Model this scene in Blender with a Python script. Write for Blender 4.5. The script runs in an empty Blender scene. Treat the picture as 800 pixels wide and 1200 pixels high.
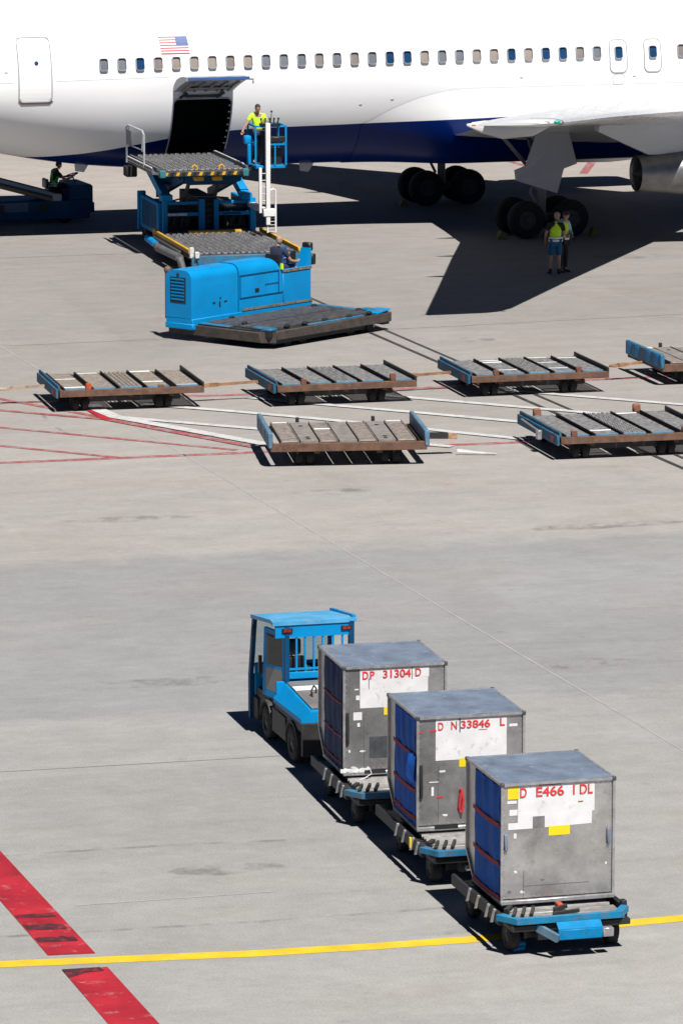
import bpy, bmesh, math, random
from mathutils import Vector, Matrix, noise
random.seed(7)
PI = math.pi
C = bpy.data.collections.new('apron_scene'); bpy.context.scene.collection.children.link(C)
SC = bpy.context.scene
cos, sin, rad = math.cos, math.sin, math.radians

# ------------------------------------------------------------------ materials
def M(name, col, rough=.55, metal=0., var=.12, vs=2.5, dirt=None, damt=.5, ds=6., dth=.55, rvar=.12, bump=0., bs=30., spec=.5, streak=None):
    m = bpy.data.materials.new(name); m.use_nodes = True
    nt = m.node_tree; N = nt.nodes; Lk = nt.links
    b = N['Principled BSDF']
    b.inputs['Metallic'].default_value = metal
    b.inputs['Specular IOR Level'].default_value = spec
    g = N.new('ShaderNodeNewGeometry')
    vec = g.outputs['Position']
    if streak:
        mp = N.new('ShaderNodeMapping'); mp.inputs['Scale'].default_value = streak
        Lk.new(vec, mp.inputs['Vector']); svec = mp.outputs['Vector']
    else: svec = vec
    n1 = N.new('ShaderNodeTexNoise'); n1.inputs['Scale'].default_value = vs; n1.inputs['Detail'].default_value = 6
    Lk.new(svec, n1.inputs['Vector'])
    mx = N.new('ShaderNodeMix'); mx.data_type = 'RGBA'
    mr = N.new('ShaderNodeMapRange'); mr.inputs[1].default_value = .3; mr.inputs[2].default_value = .7
    Lk.new(n1.outputs[0], mr.inputs[0]); Lk.new(mr.outputs[0], mx.inputs[0])
    mx.inputs[6].default_value = (*[c*(1-var) for c in col], 1)
    mx.inputs[7].default_value = (*[min(1, c*(1+var)) for c in col], 1)
    out = mx.outputs[2]
    if dirt:
        n2 = N.new('ShaderNodeTexNoise'); n2.inputs['Scale'].default_value = ds; n2.inputs['Detail'].default_value = 9; n2.inputs['Roughness'].default_value = .7
        Lk.new(svec, n2.inputs['Vector'])
        r2 = N.new('ShaderNodeMapRange'); r2.inputs[1].default_value = dth; r2.inputs[2].default_value = dth+.12; r2.inputs[4].default_value = damt
        Lk.new(n2.outputs[0], r2.inputs[0])
        m2 = N.new('ShaderNodeMix'); m2.data_type = 'RGBA'; Lk.new(r2.outputs[0], m2.inputs[0])
        Lk.new(out, m2.inputs[6]); m2.inputs[7].default_value = (*dirt, 1); out = m2.outputs[2]
    Lk.new(out, b.inputs['Base Color'])
    rr = N.new('ShaderNodeMapRange'); rr.inputs[3].default_value = max(.02, rough-rvar); rr.inputs[4].default_value = min(1, rough+rvar)
    Lk.new(n1.outputs[0], rr.inputs[0]); Lk.new(rr.outputs[0], b.inputs['Roughness'])
    if bump:
        n3 = N.new('ShaderNodeTexNoise'); n3.inputs['Scale'].default_value = bs; n3.inputs['Detail'].default_value = 4
        Lk.new(vec, n3.inputs['Vector'])
        bp = N.new('ShaderNodeBump'); bp.inputs['Strength'].default_value = bump; bp.inputs['Distance'].default_value = .02
        Lk.new(n3.outputs[0], bp.inputs['Height']); Lk.new(bp.outputs[0], b.inputs['Normal'])
    return m

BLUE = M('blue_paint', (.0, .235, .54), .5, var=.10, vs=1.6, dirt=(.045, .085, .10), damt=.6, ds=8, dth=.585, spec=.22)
BLUE_WORN = M('worn_blue_paint', (.012, .15, .29), .6, var=.25, vs=5, dirt=(.10, .085, .07), damt=.8, ds=7, dth=.5)
BLUE_PALE = M('faded_blue_paint', (.085, .19, .28), .6, var=.25, vs=5, dirt=(.2, .17, .15), damt=.7, ds=7, dth=.53)
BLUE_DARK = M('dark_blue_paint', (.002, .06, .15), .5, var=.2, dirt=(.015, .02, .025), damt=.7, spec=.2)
NAVY = M('navy_paint', (.003, .012, .06), .3)
RUST = M('rusty_brown_steel', (.125, .066, .042), .8, var=.35, vs=6, dirt=(.2, .12, .075), damt=.6, ds=9, bump=.2)
RUSTP = M('rusty_plywood_deck', (.27, .19, .13), .85, var=.25, vs=7, dirt=(.12, .08, .05), damt=.6, ds=5, dth=.5)
RUSTY_BAR = M('rusty_towbar_steel', (.27, .14, .07), .8, var=.4, vs=4, dirt=(.45, .36, .28), damt=.7, ds=8)
ORANGE = M('orange_paint', (.42, .06, .02), .6, var=.25, vs=8)
STEEL = M('worn_grey_steel', (.27, .26, .25), .5, .35, var=.25, vs=8, dirt=(.12, .10, .085), damt=.6, ds=9)
ROLL = M('roller_steel', (.27, .235, .20), .5, .35, var=.3, vs=14, dirt=(.16, .13, .11), damt=.5, ds=16)
ROLLB = M('grey_roller_steel', (.215, .215, .215), .45, .35, var=.4, vs=9, dirt=(.11, .09, .08), damt=.7, ds=11)
DARK = M('dark_machinery', (.018, .019, .021), .6, var=.4)
DECKG = M('dark_grey_deck_rubber', (.04, .04, .043), .55, var=.3, vs=6, dirt=(.13, .11, .10), damt=.5, ds=8)
RUB = M('black_rubber', (.014, .014, .014), .85, var=.3, vs=9, dirt=(.05, .045, .04), damt=.5)
HUB = M('grey_hub', (.10, .10, .10), .55, .3)
WHITEM = M('white_enamel', (.74, .74, .72), .45, var=.05, dirt=(.35, .32, .28), damt=.4, ds=7, dth=.6)
PLATE = M('dirty_white_plate', (.62, .62, .60), .6, var=.2, vs=10, dirt=(.2, .19, .18), damt=.7, ds=9, dth=.56)
YEL = M('yellow_paint', (.62, .34, .02), .5, var=.15, dirt=(.2, .14, .06), damt=.5)
STICKY = M('yellow_sticker', (.85, .62, .01), .5, var=.06)
STICKW = M('white_sticker', (.70, .70, .70), .5, var=.08, vs=5, dirt=(.36, .35, .35), damt=.65, ds=9, dth=.57)
REDT = M('red_lettering', (.62, .035, .035), .5, var=.15, vs=20, dirt=(.7, .6, .6), damt=.7, ds=22, dth=.6)
REDS = M('red_strap_webbing', (.26, .015, .02), .75, var=.3, vs=8)
def glass():
    m = bpy.data.materials.new('cab_window_glass'); m.use_nodes = True; nt = m.node_tree; N = nt.nodes
    t = N.new('ShaderNodeBsdfTransparent'); t.inputs[0].default_value = (.80, .86, .88, 1); g = N.new('ShaderNodeBsdfGlossy'); g.inputs['Roughness'].default_value = .04
    f = N.new('ShaderNodeFresnel'); f.inputs[0].default_value = 1.7; x = N.new('ShaderNodeMixShader')
    nt.links.new(f.outputs[0], x.inputs[0]); nt.links.new(t.outputs[0], x.inputs[1]); nt.links.new(g.outputs[0], x.inputs[2]); nt.links.new(x.outputs[0], N['Material Output'].inputs[0]); return m
GLASS = glass()
SKIN = M('skin', (.42, .23, .16), .55, var=.06)
HAIRD = M('dark_hair', (.03, .022, .018), .7)
HAIRG = M('grey_blond_hair', (.30, .24, .18), .7)
EYEM = M('eye_dark', (.02, .02, .02), .3)
NEON = M('neon_yellow_shirt', (.52, .86, .02), .75, var=.08)
VEST = M('lime_safety_vest', (.58, .92, .02), .75, var=.08)
VESTG = M('green_safety_vest', (.06, .5, .07), .75, var=.08)
REFL = M('silver_reflective_tape', (.75, .76, .76), .35, .2, var=.05)
SHORTS = M('blue_work_shorts', (.01, .10, .22), .85)
NAVYC = M('navy_work_clothes', (.018, .028, .06), .85)
BLACKC = M('black_cloth', (.012, .012, .014), .85)
SHIRTB = M('pale_blue_shirt', (.42, .58, .72), .8)
BOOT = M('black_boots', (.012, .011, .01), .6)
CARD = M('cardboard', (.45, .29, .16), .85, var=.12)
GREENC = M('green_canvas', (.04, .10, .025), .9)
LAMPR = M('red_lamp_lens', (.28, .02, .012), .25)
LAMPG = M('green_lamp_lens', (.0, .35, .28), .2)
BLACKP = M('black_plastic', (.012, .012, .013), .45)
ALU = None

def metal_sheet(name, base, rough, tint=(1, 1, 1), metal=.45):
    """dented, scuffed aluminium sheet with scratches and grime"""
    m = bpy.data.materials.new(name); m.use_nodes = True
    nt = m.node_tree; N = nt.nodes; Lk = nt.links; b = N['Principled BSDF']
    b.inputs['Metallic'].default_value = metal
    g = N.new('ShaderNodeNewGeometry')
    n1 = N.new('ShaderNodeTexNoise'); n1.inputs['Scale'].default_value = 2.3; n1.inputs['Detail'].default_value = 8; n1.inputs['Roughness'].default_value = .65
    Lk.new(g.outputs['Position'], n1.inputs['Vector'])
    cr = N.new('ShaderNodeValToRGB'); e = cr.color_ramp.elements
    e[0].position = .3; e[0].color = (*[base*.62*t for t in tint], 1); e[1].position = .72; e[1].color = (*[min(1, base*1.25*t) for t in tint], 1)
    Lk.new(n1.outputs[0], cr.inputs[0])
    # grime, scuffs
    n2 = N.new('ShaderNodeTexNoise'); n2.inputs['Scale'].default_value = 7; n2.inputs['Detail'].default_value = 10; n2.inputs['Roughness'].default_value = .75
    Lk.new(g.outputs['Position'], n2.inputs['Vector'])
    r2 = N.new('ShaderNodeMapRange'); r2.inputs[1].default_value = .57; r2.inputs[2].default_value = .7; r2.inputs[4].default_value = .55
    Lk.new(n2.outputs[0], r2.inputs[0])
    m2 = N.new('ShaderNodeMix'); m2.data_type = 'RGBA'; Lk.new(r2.outputs[0], m2.inputs[0]); Lk.new(cr.outputs[0], m2.inputs[6]); m2.inputs[7].default_value = (base*.3, base*.29, base*.28, 1)
    # pale scratches
    mp = N.new('ShaderNodeMapping'); mp.inputs['Scale'].default_value = (3, 3, 22); mp.inputs['Rotation'].default_value = (.2, .35, .3)
    Lk.new(g.outputs['Position'], mp.inputs['Vector'])
    n3 = N.new('ShaderNodeTexNoise'); n3.inputs['Scale'].default_value = 3; n3.inputs['Detail'].default_value = 8
    Lk.new(mp.outputs[0], n3.inputs['Vector'])
    r3 = N.new('ShaderNodeMapRange'); r3.inputs[1].default_value = .66; r3.inputs[2].default_value = .72; r3.inputs[4].default_value = .5
    Lk.new(n3.outputs[0], r3.inputs[0])
    m3 = N.new('ShaderNodeMix'); m3.data_type = 'RGBA'; Lk.new(r3.outputs[0], m3.inputs[0]); Lk.new(m2.outputs[2], m3.inputs[6]); m3.inputs[7].default_value = (.8, .8, .8, 1)
    Lk.new(m3.outputs[2], b.inputs['Base Color'])
    rr = N.new('ShaderNodeMapRange'); rr.inputs[3].default_value = rough-.1; rr.inputs[4].default_value = rough+.15
    Lk.new(n2.outputs[0], rr.inputs[0]); Lk.new(rr.outputs[0], b.inputs['Roughness'])
    n4 = N.new('ShaderNodeTexNoise'); n4.inputs['Scale'].default_value = 1.5; n4.inputs['Detail'].default_value = 2
    Lk.new(g.outputs['Position'], n4.inputs['Vector'])
    bp = N.new('ShaderNodeBump'); bp.inputs['Strength'].default_value = .5; bp.inputs['Distance'].default_value = .07
    Lk.new(n4.outputs[0], bp.inputs['Height']); Lk.new(bp.outputs[0], b.inputs['Normal'])
    return m
ALU = metal_sheet('dented_aluminium_panel', .50, .28, (1.03, 1, .97), .7)
ALUD = metal_sheet('scuffed_dark_aluminium_panel', .39, .30, (1, 1, 1), .65)
ALUR = metal_sheet('sky_tinted_aluminium_roof', .40, .28, (.82, 1, 1.25), .45)  # bluish base colour stands in for the sky mirrored in the roof
ALUE = M('aluminium_edge_rail', (.42, .42, .43), .4, .55, var=.2, vs=10, dirt=(.25, .24, .23), damt=.5)

def curtain_mat(name, a):
    return M(name, a, .65, var=.3, vs=4, rvar=.1, bump=.5, bs=5, spec=.15)
CURT = curtain_mat('blue_tarpaulin', (.002, .082, .40))
CURTD = curtain_mat('dark_navy_tarpaulin', (.008, .026, .09))
CURTB = curtain_mat('bright_blue_tarpaulin', (.01, .14, .62))

# aircraft paint: white above a navy belly whose edge sweeps down towards the tail (a paint line on the skin)
def hull_paint():
    m = bpy.data.materials.new('white_over_navy_hull_paint'); m.use_nodes = True
    nt = m.node_tree; N = nt.nodes; Lk = nt.links; b = N['Principled BSDF']
    tc = N.new('ShaderNodeTexCoord'); sx = N.new('ShaderNodeSeparateXYZ'); Lk.new(tc.outputs['Object'], sx.inputs[0])
    mr = N.new('ShaderNodeMapRange'); mr.inputs[1].default_value = -6; mr.inputs[2].default_value = 34
    Lk.new(sx.outputs[0], mr.inputs[0])
    fc = N.new('ShaderNodeFloatCurve'); Lk.new(mr.outputs[0], fc.inputs['Value'])
    cv = fc.mapping.curves[0]
    pts = [(-6, 2.2), (-2.4, 2.30), (-1.4, 2.49), (-.4, 2.59), (.4, 2.71), (1.05, 2.83), (2.07, 3.02), (3.1, 3.14), (4.1, 3.23), (5.1, 3.28), (7.5, 3.31), (13, 3.43), (20, 3.55), (34, 3.8)]
    for i, (l, z) in enumerate(pts):
        x, y = (l+6)/40, z/5
        if i == 0: cv.points[0].location = (0, y)
        elif i == len(pts)-1: cv.points[1].location = (1, y)
        else: cv.points.new(x, y)
    for p in cv.points: p.handle_type = 'VECTOR'
    fc.mapping.update()
    mu = N.new('ShaderNodeMath'); mu.operation = 'MULTIPLY'; mu.inputs[1].default_value = 5; Lk.new(fc.outputs[0], mu.inputs[0])
    gt = N.new('ShaderNodeMath'); gt.operation = 'GREATER_THAN'; Lk.new(sx.outputs[2], gt.inputs[0]); Lk.new(mu.outputs[0], gt.inputs[1])
    n = N.new('ShaderNodeTexNoise'); n.inputs['Scale'].default_value = .8; n.inputs['Detail'].default_value = 5
    mp = N.new('ShaderNodeMapping'); mp.inputs['Scale'].default_value = (.5, 1, 2); Lk.new(tc.outputs['Object'], mp.inputs[0]); Lk.new(mp.outputs[0], n.inputs['Vector'])
    wc = N.new('ShaderNodeMix'); wc.data_type = 'RGBA'; Lk.new(n.outputs[0], wc.inputs[0]); wc.inputs[6].default_value = (.74, .75, .76, 1); wc.inputs[7].default_value = (.84, .84, .84, 1)
    mx = N.new('ShaderNodeMix'); mx.data_type = 'RGBA'; Lk.new(gt.outputs[0], mx.inputs[0]); mx.inputs[6].default_value = (.0003, .012, .10, 1); Lk.new(wc.outputs[2], mx.inputs[7])
    Lk.new(mx.outputs[2], b.inputs['Base Color'])
    b.inputs['Roughness'].default_value = .3; b.inputs['Specular IOR Level'].default_value = .15
    # faint skin waviness
    n2 = N.new('ShaderNodeTexNoise'); n2.inputs['Scale'].default_value = 1.6; Lk.new(tc.outputs['Object'], n2.inputs['Vector'])
    bp = N.new('ShaderNodeBump'); bp.inputs['Strength'].default_value = .06; bp.inputs['Distance'].default_value = .05
    Lk.new(n2.outputs[0], bp.inputs['Height']); Lk.new(bp.outputs[0], b.inputs['Normal'])
    return m
HULL = hull_paint()
WHITEP = M('white_aircraft_paint', (.80, .80, .80), .3, var=.03)
WINGM = M('grey_white_wing_paint', (.60, .61, .62), .3, var=.05, vs=1.2, dirt=(.35, .35, .35), damt=.3, ds=2, dth=.6, streak=(.4, 2, 2))
SEAM = M('grey_door_seam', (.36, .37, .39), .5, var=.05)
FRAMEW = M('window_surround', (.36, .37, .39), .4, var=.03)
PANE_N = M('dark_window_pane', (.012, .05, .13), .12, var=.2)
PANE_G = M('grey_lowered_window_shade', (.15, .165, .19), .35, var=.08)
PANE_B = M('beige_lowered_window_shade', (.29, .245, .21), .35, var=.06)
PANE_S = M('slate_lowered_window_shade', (.14, .17, .22), .3, var=.08)
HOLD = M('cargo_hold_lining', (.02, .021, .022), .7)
NOZ = M('burnt_nozzle_metal', (.23, .225, .22), .42, .7, var=.2, vs=3)
GEARM = M('grey_gear_paint', (.16, .165, .17), .5, var=.1)
FLAGR = M('flag_red', (.55, .03, .06), .5, var=.02)
FLAGW = M('flag_white', (.8, .8, .8), .5, var=.02)
FLAGB = M('flag_blue', (.015, .06, .25), .5, var=.02)
SCUFF = M('dark_scuff_plate', (.16, .09, .09), .5)

# ------------------------------------------------------------------ mesh builder
class MB:
    def __init__(s): s.bm = bmesh.new(); s.X = Matrix.Identity(4)
    def _add(s, verts, faces, m=0):
        vs = [s.bm.verts.new(s.X @ Vector(v)) for v in verts]
        for f in faces:
            try: s.bm.faces.new([vs[i] for i in f]).material_index = m
            except ValueError: pass
        return s
    def box(s, x0, x1, y0, y1, z0, z1, m=0, bev=0, R=None):
        t = bmesh.new(); bmesh.ops.create_cube(t, size=1)
        for v in t.verts: v.co = Vector((v.co.x*abs(x1-x0), v.co.y*abs(y1-y0), v.co.z*abs(z1-z0)))
        if bev: bmesh.ops.bevel(t, geom=t.edges[:], offset=bev, segments=2 if bev > .03 else 1, affect='EDGES', profile=.5)
        c = Vector(((x0+x1)/2, (y0+y1)/2, (z0+z1)/2))
        t.verts.index_update()
        s._add([((R @ v.co) if R else v.co)+c for v in t.verts], [[v.index for v in f.verts] for f in t.faces], m)
        t.free(); return s
    def bar(s, p0, p1, w, h, m=0, up=(0, 0, 1)):
        p0, p1 = Vector(p0), Vector(p1); d = (p1-p0).normalized(); u = Vector(up)
        if abs(d.dot(u)) > .98: u = Vector((0, 1, 0))
        x = d.cross(u).normalized(); u = x.cross(d)
        V = [p+x*a*w/2+u*b*h/2 for p in (p0, p1) for a, b in ((-1, -1), (1, -1), (1, 1), (-1, 1))]
        return s._add(V, [(3, 2, 1, 0), (4, 5, 6, 7), (0, 1, 5, 4), (1, 2, 6, 5), (2, 3, 7, 6), (3, 0, 4, 7)], m)
    def cyl(s, p0, p1, r0, r1=None, n=12, m=0, caps=True):
        p0, p1 = Vector(p0), Vector(p1); r1 = r0 if r1 is None else r1
        d = (p1-p0).normalized(); u = Vector((0, 0, 1)) if abs(d.z) < .9 else Vector((1, 0, 0))
        x = d.cross(u).normalized(); y = d.cross(x)
        V = [p+(x*cos(2*PI*i/n)+y*sin(2*PI*i/n))*r for p, r in ((p0, r0), (p1, r1)) for i in range(n)]
        F = [(i, (i+1) % n, n+(i+1) % n, n+i) for i in range(n)]
        if caps: F += [tuple(range(n))[::-1], tuple(range(n, 2*n))]
        return s._add(V, F, m)
    def tube(s, pts, r, n=6, m=0, close=False):
        pts = [Vector(p) for p in pts]; k = len(pts); V = []; px = None
        for i, p in enumerate(pts):
            a = pts[(i-1) % k] if (close or i) else p; b = pts[(i+1) % k] if (close or i < k-1) else p
            d = (b-a).normalized()
            u = px if px is not None else (Vector((0, 0, 1)) if abs(d.z) < .9 else Vector((1, 0, 0)))
            y = d.cross(u).normalized(); x = y.cross(d).normalized(); px = x
            rr = r[i] if isinstance(r, (list, tuple)) else r
            V += [p+(x*cos(2*PI*j/n)+y*sin(2*PI*j/n))*rr for j in range(n)]
        F = [(i*n+j, i*n+(j+1) % n, ((i+1) % k)*n+(j+1) % n, ((i+1) % k)*n+j) for i in range(k if close else k-1) for j in range(n)]
        if not close: F += [tuple(range(n))[::-1], tuple(range((k-1)*n, k*n))]
        return s._add(V, F, m)
    def prism(s, poly, ext, m=0):
        e = Vector(ext); P = [Vector(p) for p in poly]; n = len(P)
        V = P+[p+e for p in P]
        return s._add(V, [tuple(range(n))[::-1], tuple(range(n, 2*n))]+[(i, (i+1) % n, n+(i+1) % n, n+i) for i in range(n)], m)
    def loft(s, rings, m=0, closed=True, caps=False):
        n = len(rings[0]); V = [p for r in rings for p in r]
        F = [(i*n+j, i*n+(j+1) % n, (i+1)*n+(j+1) % n, (i+1)*n+j) for i in range(len(rings)-1) for j in range(n if closed else n-1)]
        if caps: F += [tuple(range(n))[::-1], tuple(range((len(rings)-1)*n, len(rings)*n))]
        return s._add(V, F, m)
    def ball(s, c, r, m=0, seg=10, rings=7, sc=(1, 1, 1)):
        c = Vector(c); V = [c+Vector((0, 0, r*sc[2]))]; F = []
        for i in range(1, rings):
            a = PI*i/rings
            for j in range(seg):
                b = 2*PI*j/seg; V.append(c+Vector((r*sin(a)*cos(b)*sc[0], r*sin(a)*sin(b)*sc[1], r*cos(a)*sc[2])))
        V.append(c-Vector((0, 0, r*sc[2]))); L = len(V)-1
        for j in range(seg):
            F.append((0, 1+j, 1+(j+1) % seg)); F.append((L, 1+(rings-2)*seg+(j+1) % seg, 1+(rings-2)*seg+j))
            for i in range(rings-2): F.append((1+i*seg+j, 1+(i+1)*seg+j, 1+(i+1)*seg+(j+1) % seg, 1+i*seg+(j+1) % seg))
        return s._add(V, F, m)
    def mesh(s, me):
        V = [v.co.copy() for v in me.vertices]
        return s._add(V, [tuple(p.vertices) for p in me.polygons])
    def build(s, name, mats, parent=None, label=None, ang=38, loc=None, yaw=None):
        bmesh.ops.recalc_face_normals(s.bm, faces=s.bm.faces[:])
        me = bpy.data.meshes.new(name); s.bm.to_mesh(me); s.bm.free()
        for m in (mats if isinstance(mats, (list, tuple)) else [mats]): me.materials.append(m)
        for p in me.polygons: p.use_smooth = True
        me.set_sharp_from_angle(angle=rad(ang))
        o = bpy.data.objects.new(name, me); C.objects.link(o)
        if parent: o.parent = parent
        if label: o['label'] = label
        if loc: o.location = loc
        if yaw is not None: o.rotation_euler.z = yaw
        return o

def build_split(mb, name, mats, parent):
    """one object per loose piece"""
    bm = mb.bm; bm.verts.index_update(); seen = set(); out = []
    for v in bm.verts:
        if v.index in seen: continue
        st = [v]; seen.add(v.index); isl = []
        while st:
            a = st.pop(); isl.append(a)
            for e in a.link_edges:
                b = e.other_vert(a)
                if b.index not in seen: seen.add(b.index); st.append(b)
        ids = {a.index: i for i, a in enumerate(isl)}
        fs = {f for a in isl for f in a.link_faces}
        q = MB()
        q._add([a.co.copy() for a in isl], [[ids[w.index] for w in f.verts] for f in fs])
        out.append(q.build(name, mats, parent))
    bm.free(); return out
def thing(name, label, cat, loc, yaw=0, group=None):
    o = bpy.data.objects.new(name, None); C.objects.link(o); o.empty_display_size = .3
    o.location = loc; o.rotation_euler = (0, 0, yaw); o['label'] = label; o['category'] = cat
    if group: o['group'] = group
    return o
def tag(o, label, cat, group=None):
    o['label'] = label; o['category'] = cat
    if group: o['group'] = group
    return o
def copy_tree(o, parent=None):
    c = o.copy(); C.objects.link(c)
    if parent: c.parent = parent
    for ch in list(o.children): copy_tree(ch, c)
    return c
def move(o, loc, yaw, label):
    o.location = loc; o.rotation_euler = (0, 0, yaw); o['label'] = label
    return o
def text_mb(mb, body, size, X, m=0):
    cu = bpy.data.curves.new('t', 'FONT'); cu.body = body; cu.size = size; cu.extrude = .0005; cu.bevel_depth = .0040*size/.17; cu.bevel_resolution = 0
    t = bpy.data.objects.new('t', cu); C.objects.link(t)
    bpy.context.view_layer.update()
    me = bpy.data.meshes.new_from_object(t.evaluated_get(bpy.context.evaluated_depsgraph_get()))
    bpy.data.objects.remove(t)
    me.transform(X)
    vs = [mb.bm.verts.new(v.co) for v in me.vertices]
    for p in me.polygons:
        try: mb.bm.faces.new([vs[i] for i in p.vertices]).material_index = m
        except ValueError: pass
    bpy.data.meshes.remove(me)

# ------------------------------------------------------------------ ground
GY = .302   # slab grid direction
def ground_mat():
    m = bpy.data.materials.new('apron_concrete'); m.use_nodes = True
    nt = m.node_tree; N = nt.nodes; Lk = nt.links; b = N['Principled BSDF']
    g = N.new('ShaderNodeNewGeometry')
    mp = N.new('ShaderNodeMapping'); mp.inputs['Rotation'].default_value = (0, 0, -.25); Lk.new(g.outputs['Position'], mp.inputs[0])
    sep = N.new('ShaderNodeSeparateXYZ'); Lk.new(mp.outputs[0], sep.inputs[0])
    def noise(scale, det=5, ro=.6, vec=None, stretch=None):
        n = N.new('ShaderNodeTexNoise'); n.inputs['Scale'].default_value = scale; n.inputs['Detail'].default_value = det; n.inputs['Roughness'].default_value = ro
        v = vec or mp.outputs[0]
        if stretch:
            q = N.new('ShaderNodeMapping'); q.inputs['Scale'].default_value = stretch; Lk.new(v, q.inputs[0]); v = q.outputs[0]
        Lk.new(v, n.inputs['Vector']); return n.outputs[0]
    def rng(v, a, b_, c, d):
        r = N.new('ShaderNodeMapRange'); r.inputs[1].default_value = a; r.inputs[2].default_value = b_; r.inputs[3].default_value = c; r.inputs[4].default_value = d
        Lk.new(v, r.inputs[0]); return r.outputs[0]
    def mul(a, b_):
        r = N.new('ShaderNodeMath'); r.operation = 'MULTIPLY'; Lk.new(a, r.inputs[0]); Lk.new(b_, r.inputs[1]); return r.outputs[0]
    # pours of slightly different concrete across the apron (by distance along the slab grid)
    cr = N.new('ShaderNodeValToRGB'); cr.color_ramp.interpolation = 'LINEAR'
    el = cr.color_ramp.elements
    stops = [(0, (.335, .33, .318)), (.095, (.335, .33, .318)), (.100, (.31, .305, .293)), (.235, (.31, .308, .30)), (.240, (.268, .270, .272)), (.365, (.280, .280, .278)),
             (.370, (.335, .32, .302)), (.55, (.32, .302, .282)), (.68, (.275, .260, .244)), (.82, (.265, .25, .236)), (.93, (.30, .28, .26)), (1, (.35, .32, .295))]
    el[0].position, el[0].color = stops[0][0], (*stops[0][1], 1); el[1].position, el[1].color = stops[-1][0], (*stops[-1][1], 1)
    for p, c in stops[1:-1]:
        e = el.new(p); e.color = (*c, 1)
    v0 = rng(sep.outputs[1], 45, 145, 0, 1)
    wob = N.new('ShaderNodeMath'); wob.operation = 'ADD'; Lk.new(v0, wob.inputs[0]); Lk.new(rng(noise(1.2, 4), .3, .7, -.004, .004), wob.inputs[1])
    Lk.new(wob.outputs[0], cr.inputs[0])
    # slab to slab tone
    fl = N.new('ShaderNodeVectorMath'); fl.operation = 'SNAP'; fl.inputs[1].default_value = (7.5, 5.0, 100); Lk.new(mp.outputs[0], fl.inputs[0])
    wn = N.new('ShaderNodeTexWhiteNoise'); Lk.new(fl.outputs[0], wn.inputs['Vector'])
    f = rng(wn.outputs[0], 0, 1, .965, 1.03)
    f = mul(f, rng(noise(.12, 4), .3, .7, .93, 1.06))
    f = mul(f, rng(noise(.9, 8, .65, None, (1, 1.6, 1)), .3, .7, .90, 1.08))
    f = mul(f, rng(noise(5, 7, .7), .3, .7, .93, 1.06))
    f = mul(f, rng(noise(30, 3, .7), .3, .7, .84, 1.14))
    f = mul(f, rng(noise(110, 2, .6), .28, .72, .80, 1.18))
    f = mul(f, rng(noise(1.3, 8, .6, None, (.12, 1, 1)), .58, .74, 1, .90))      # scuffs along the traffic direction
    f = mul(f, rng(noise(.5, 7, .62, None, (1, .3, 1)), .62, .75, 1, .92))
    vor = N.new('ShaderNodeTexVoronoi'); vor.inputs['Scale'].default_value = .9; Lk.new(mp.outputs[0], vor.inputs['Vector'])
    f = mul(f, rng(vor.outputs['Distance'], .02, .10, .86, 1))                   # oil drips
    mx = N.new('ShaderNodeMix'); mx.data_type = 'RGBA'; mx.blend_type = 'MULTIPLY'; mx.inputs[0].default_value = 1
    cc = N.new('ShaderNodeCombineColor'); [Lk.new(f, cc.inputs[i]) for i in range(3)]
    Lk.new(cr.outputs[0], mx.inputs[6]); Lk.new(cc.outputs[0], mx.inputs[7])
    # warm iron tint patches
    tn = N.new('ShaderNodeMix'); tn.data_type = 'RGBA'; tn.blend_type = 'MULTIPLY'
    Lk.new(rng(noise(.35, 5, .6), .45, .7, 0, .6), tn.inputs[0]); Lk.new(mx.outputs[2], tn.inputs[6]); tn.inputs[7].default_value = (1, .965, .92, 1)
    Lk.new(tn.outputs[2], b.inputs['Base Color'])
    b.inputs['Roughness'].default_value = .88; b.inputs['Specular IOR Level'].default_value = .25
    bp = N.new('ShaderNodeBump'); bp.inputs['Strength'].default_value = .3; bp.inputs['Distance'].default_value = .008
    Lk.new(noise(60, 5, .7), bp.inputs['Height']); Lk.new(bp.outputs[0], b.inputs['Normal'])
    return m
mb = MB(); mb._add([(-900, -300, 0), (900, -300, 0), (900, 2500, 0), (-900, 2500, 0)], [(0, 1, 2, 3)])
g = mb.build('ground', ground_mat()); g['kind'] = 'structure'; g['label'] = 'pale grey concrete airport apron'

def paint_mat(name, col, worn, dirt=(.25, .24, .23), ds=3, wamt=.9, dark=None):
    m = M(name, col, .6, var=.12, vs=3, dirt=dirt, damt=wamt, ds=ds, dth=worn)
    return m
P_RED = M('worn_red_road_paint', (.36, .014, .025), .6, var=.32, vs=1.4, dirt=(.36, .22, .22), damt=.75, ds=4, dth=.57)
P_REDT = paint_mat('thin_red_road_paint', (.34, .07, .075), .47, (.30, .27, .26), 4, .85)
P_YEL = paint_mat('yellow_road_paint', (.66, .465, .018), .56, (.34, .29, .17), 6, .75)
P_WHT = paint_mat('white_road_paint', (.54, .54, .53), .52, (.33, .32, .31), 4, .85)
P_JNT = paint_mat('dark_joint_sealant', (.045, .043, .042), .56, (.15, .14, .13), 2, .7)
P_JFA = paint_mat('fine_slab_joint', (.285, .28, .272), .5, (.31, .30, .29), 1.4, .9)
P_JLT = paint_mat('pale_slab_joint', (.36, .355, .345), .52, (.32, .31, .30), 2, .9)
P_TYR = paint_mat('tyre_rubber_smear', (.06, .018, .022), .50, (.26, .03, .04), 5, .85)

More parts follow.
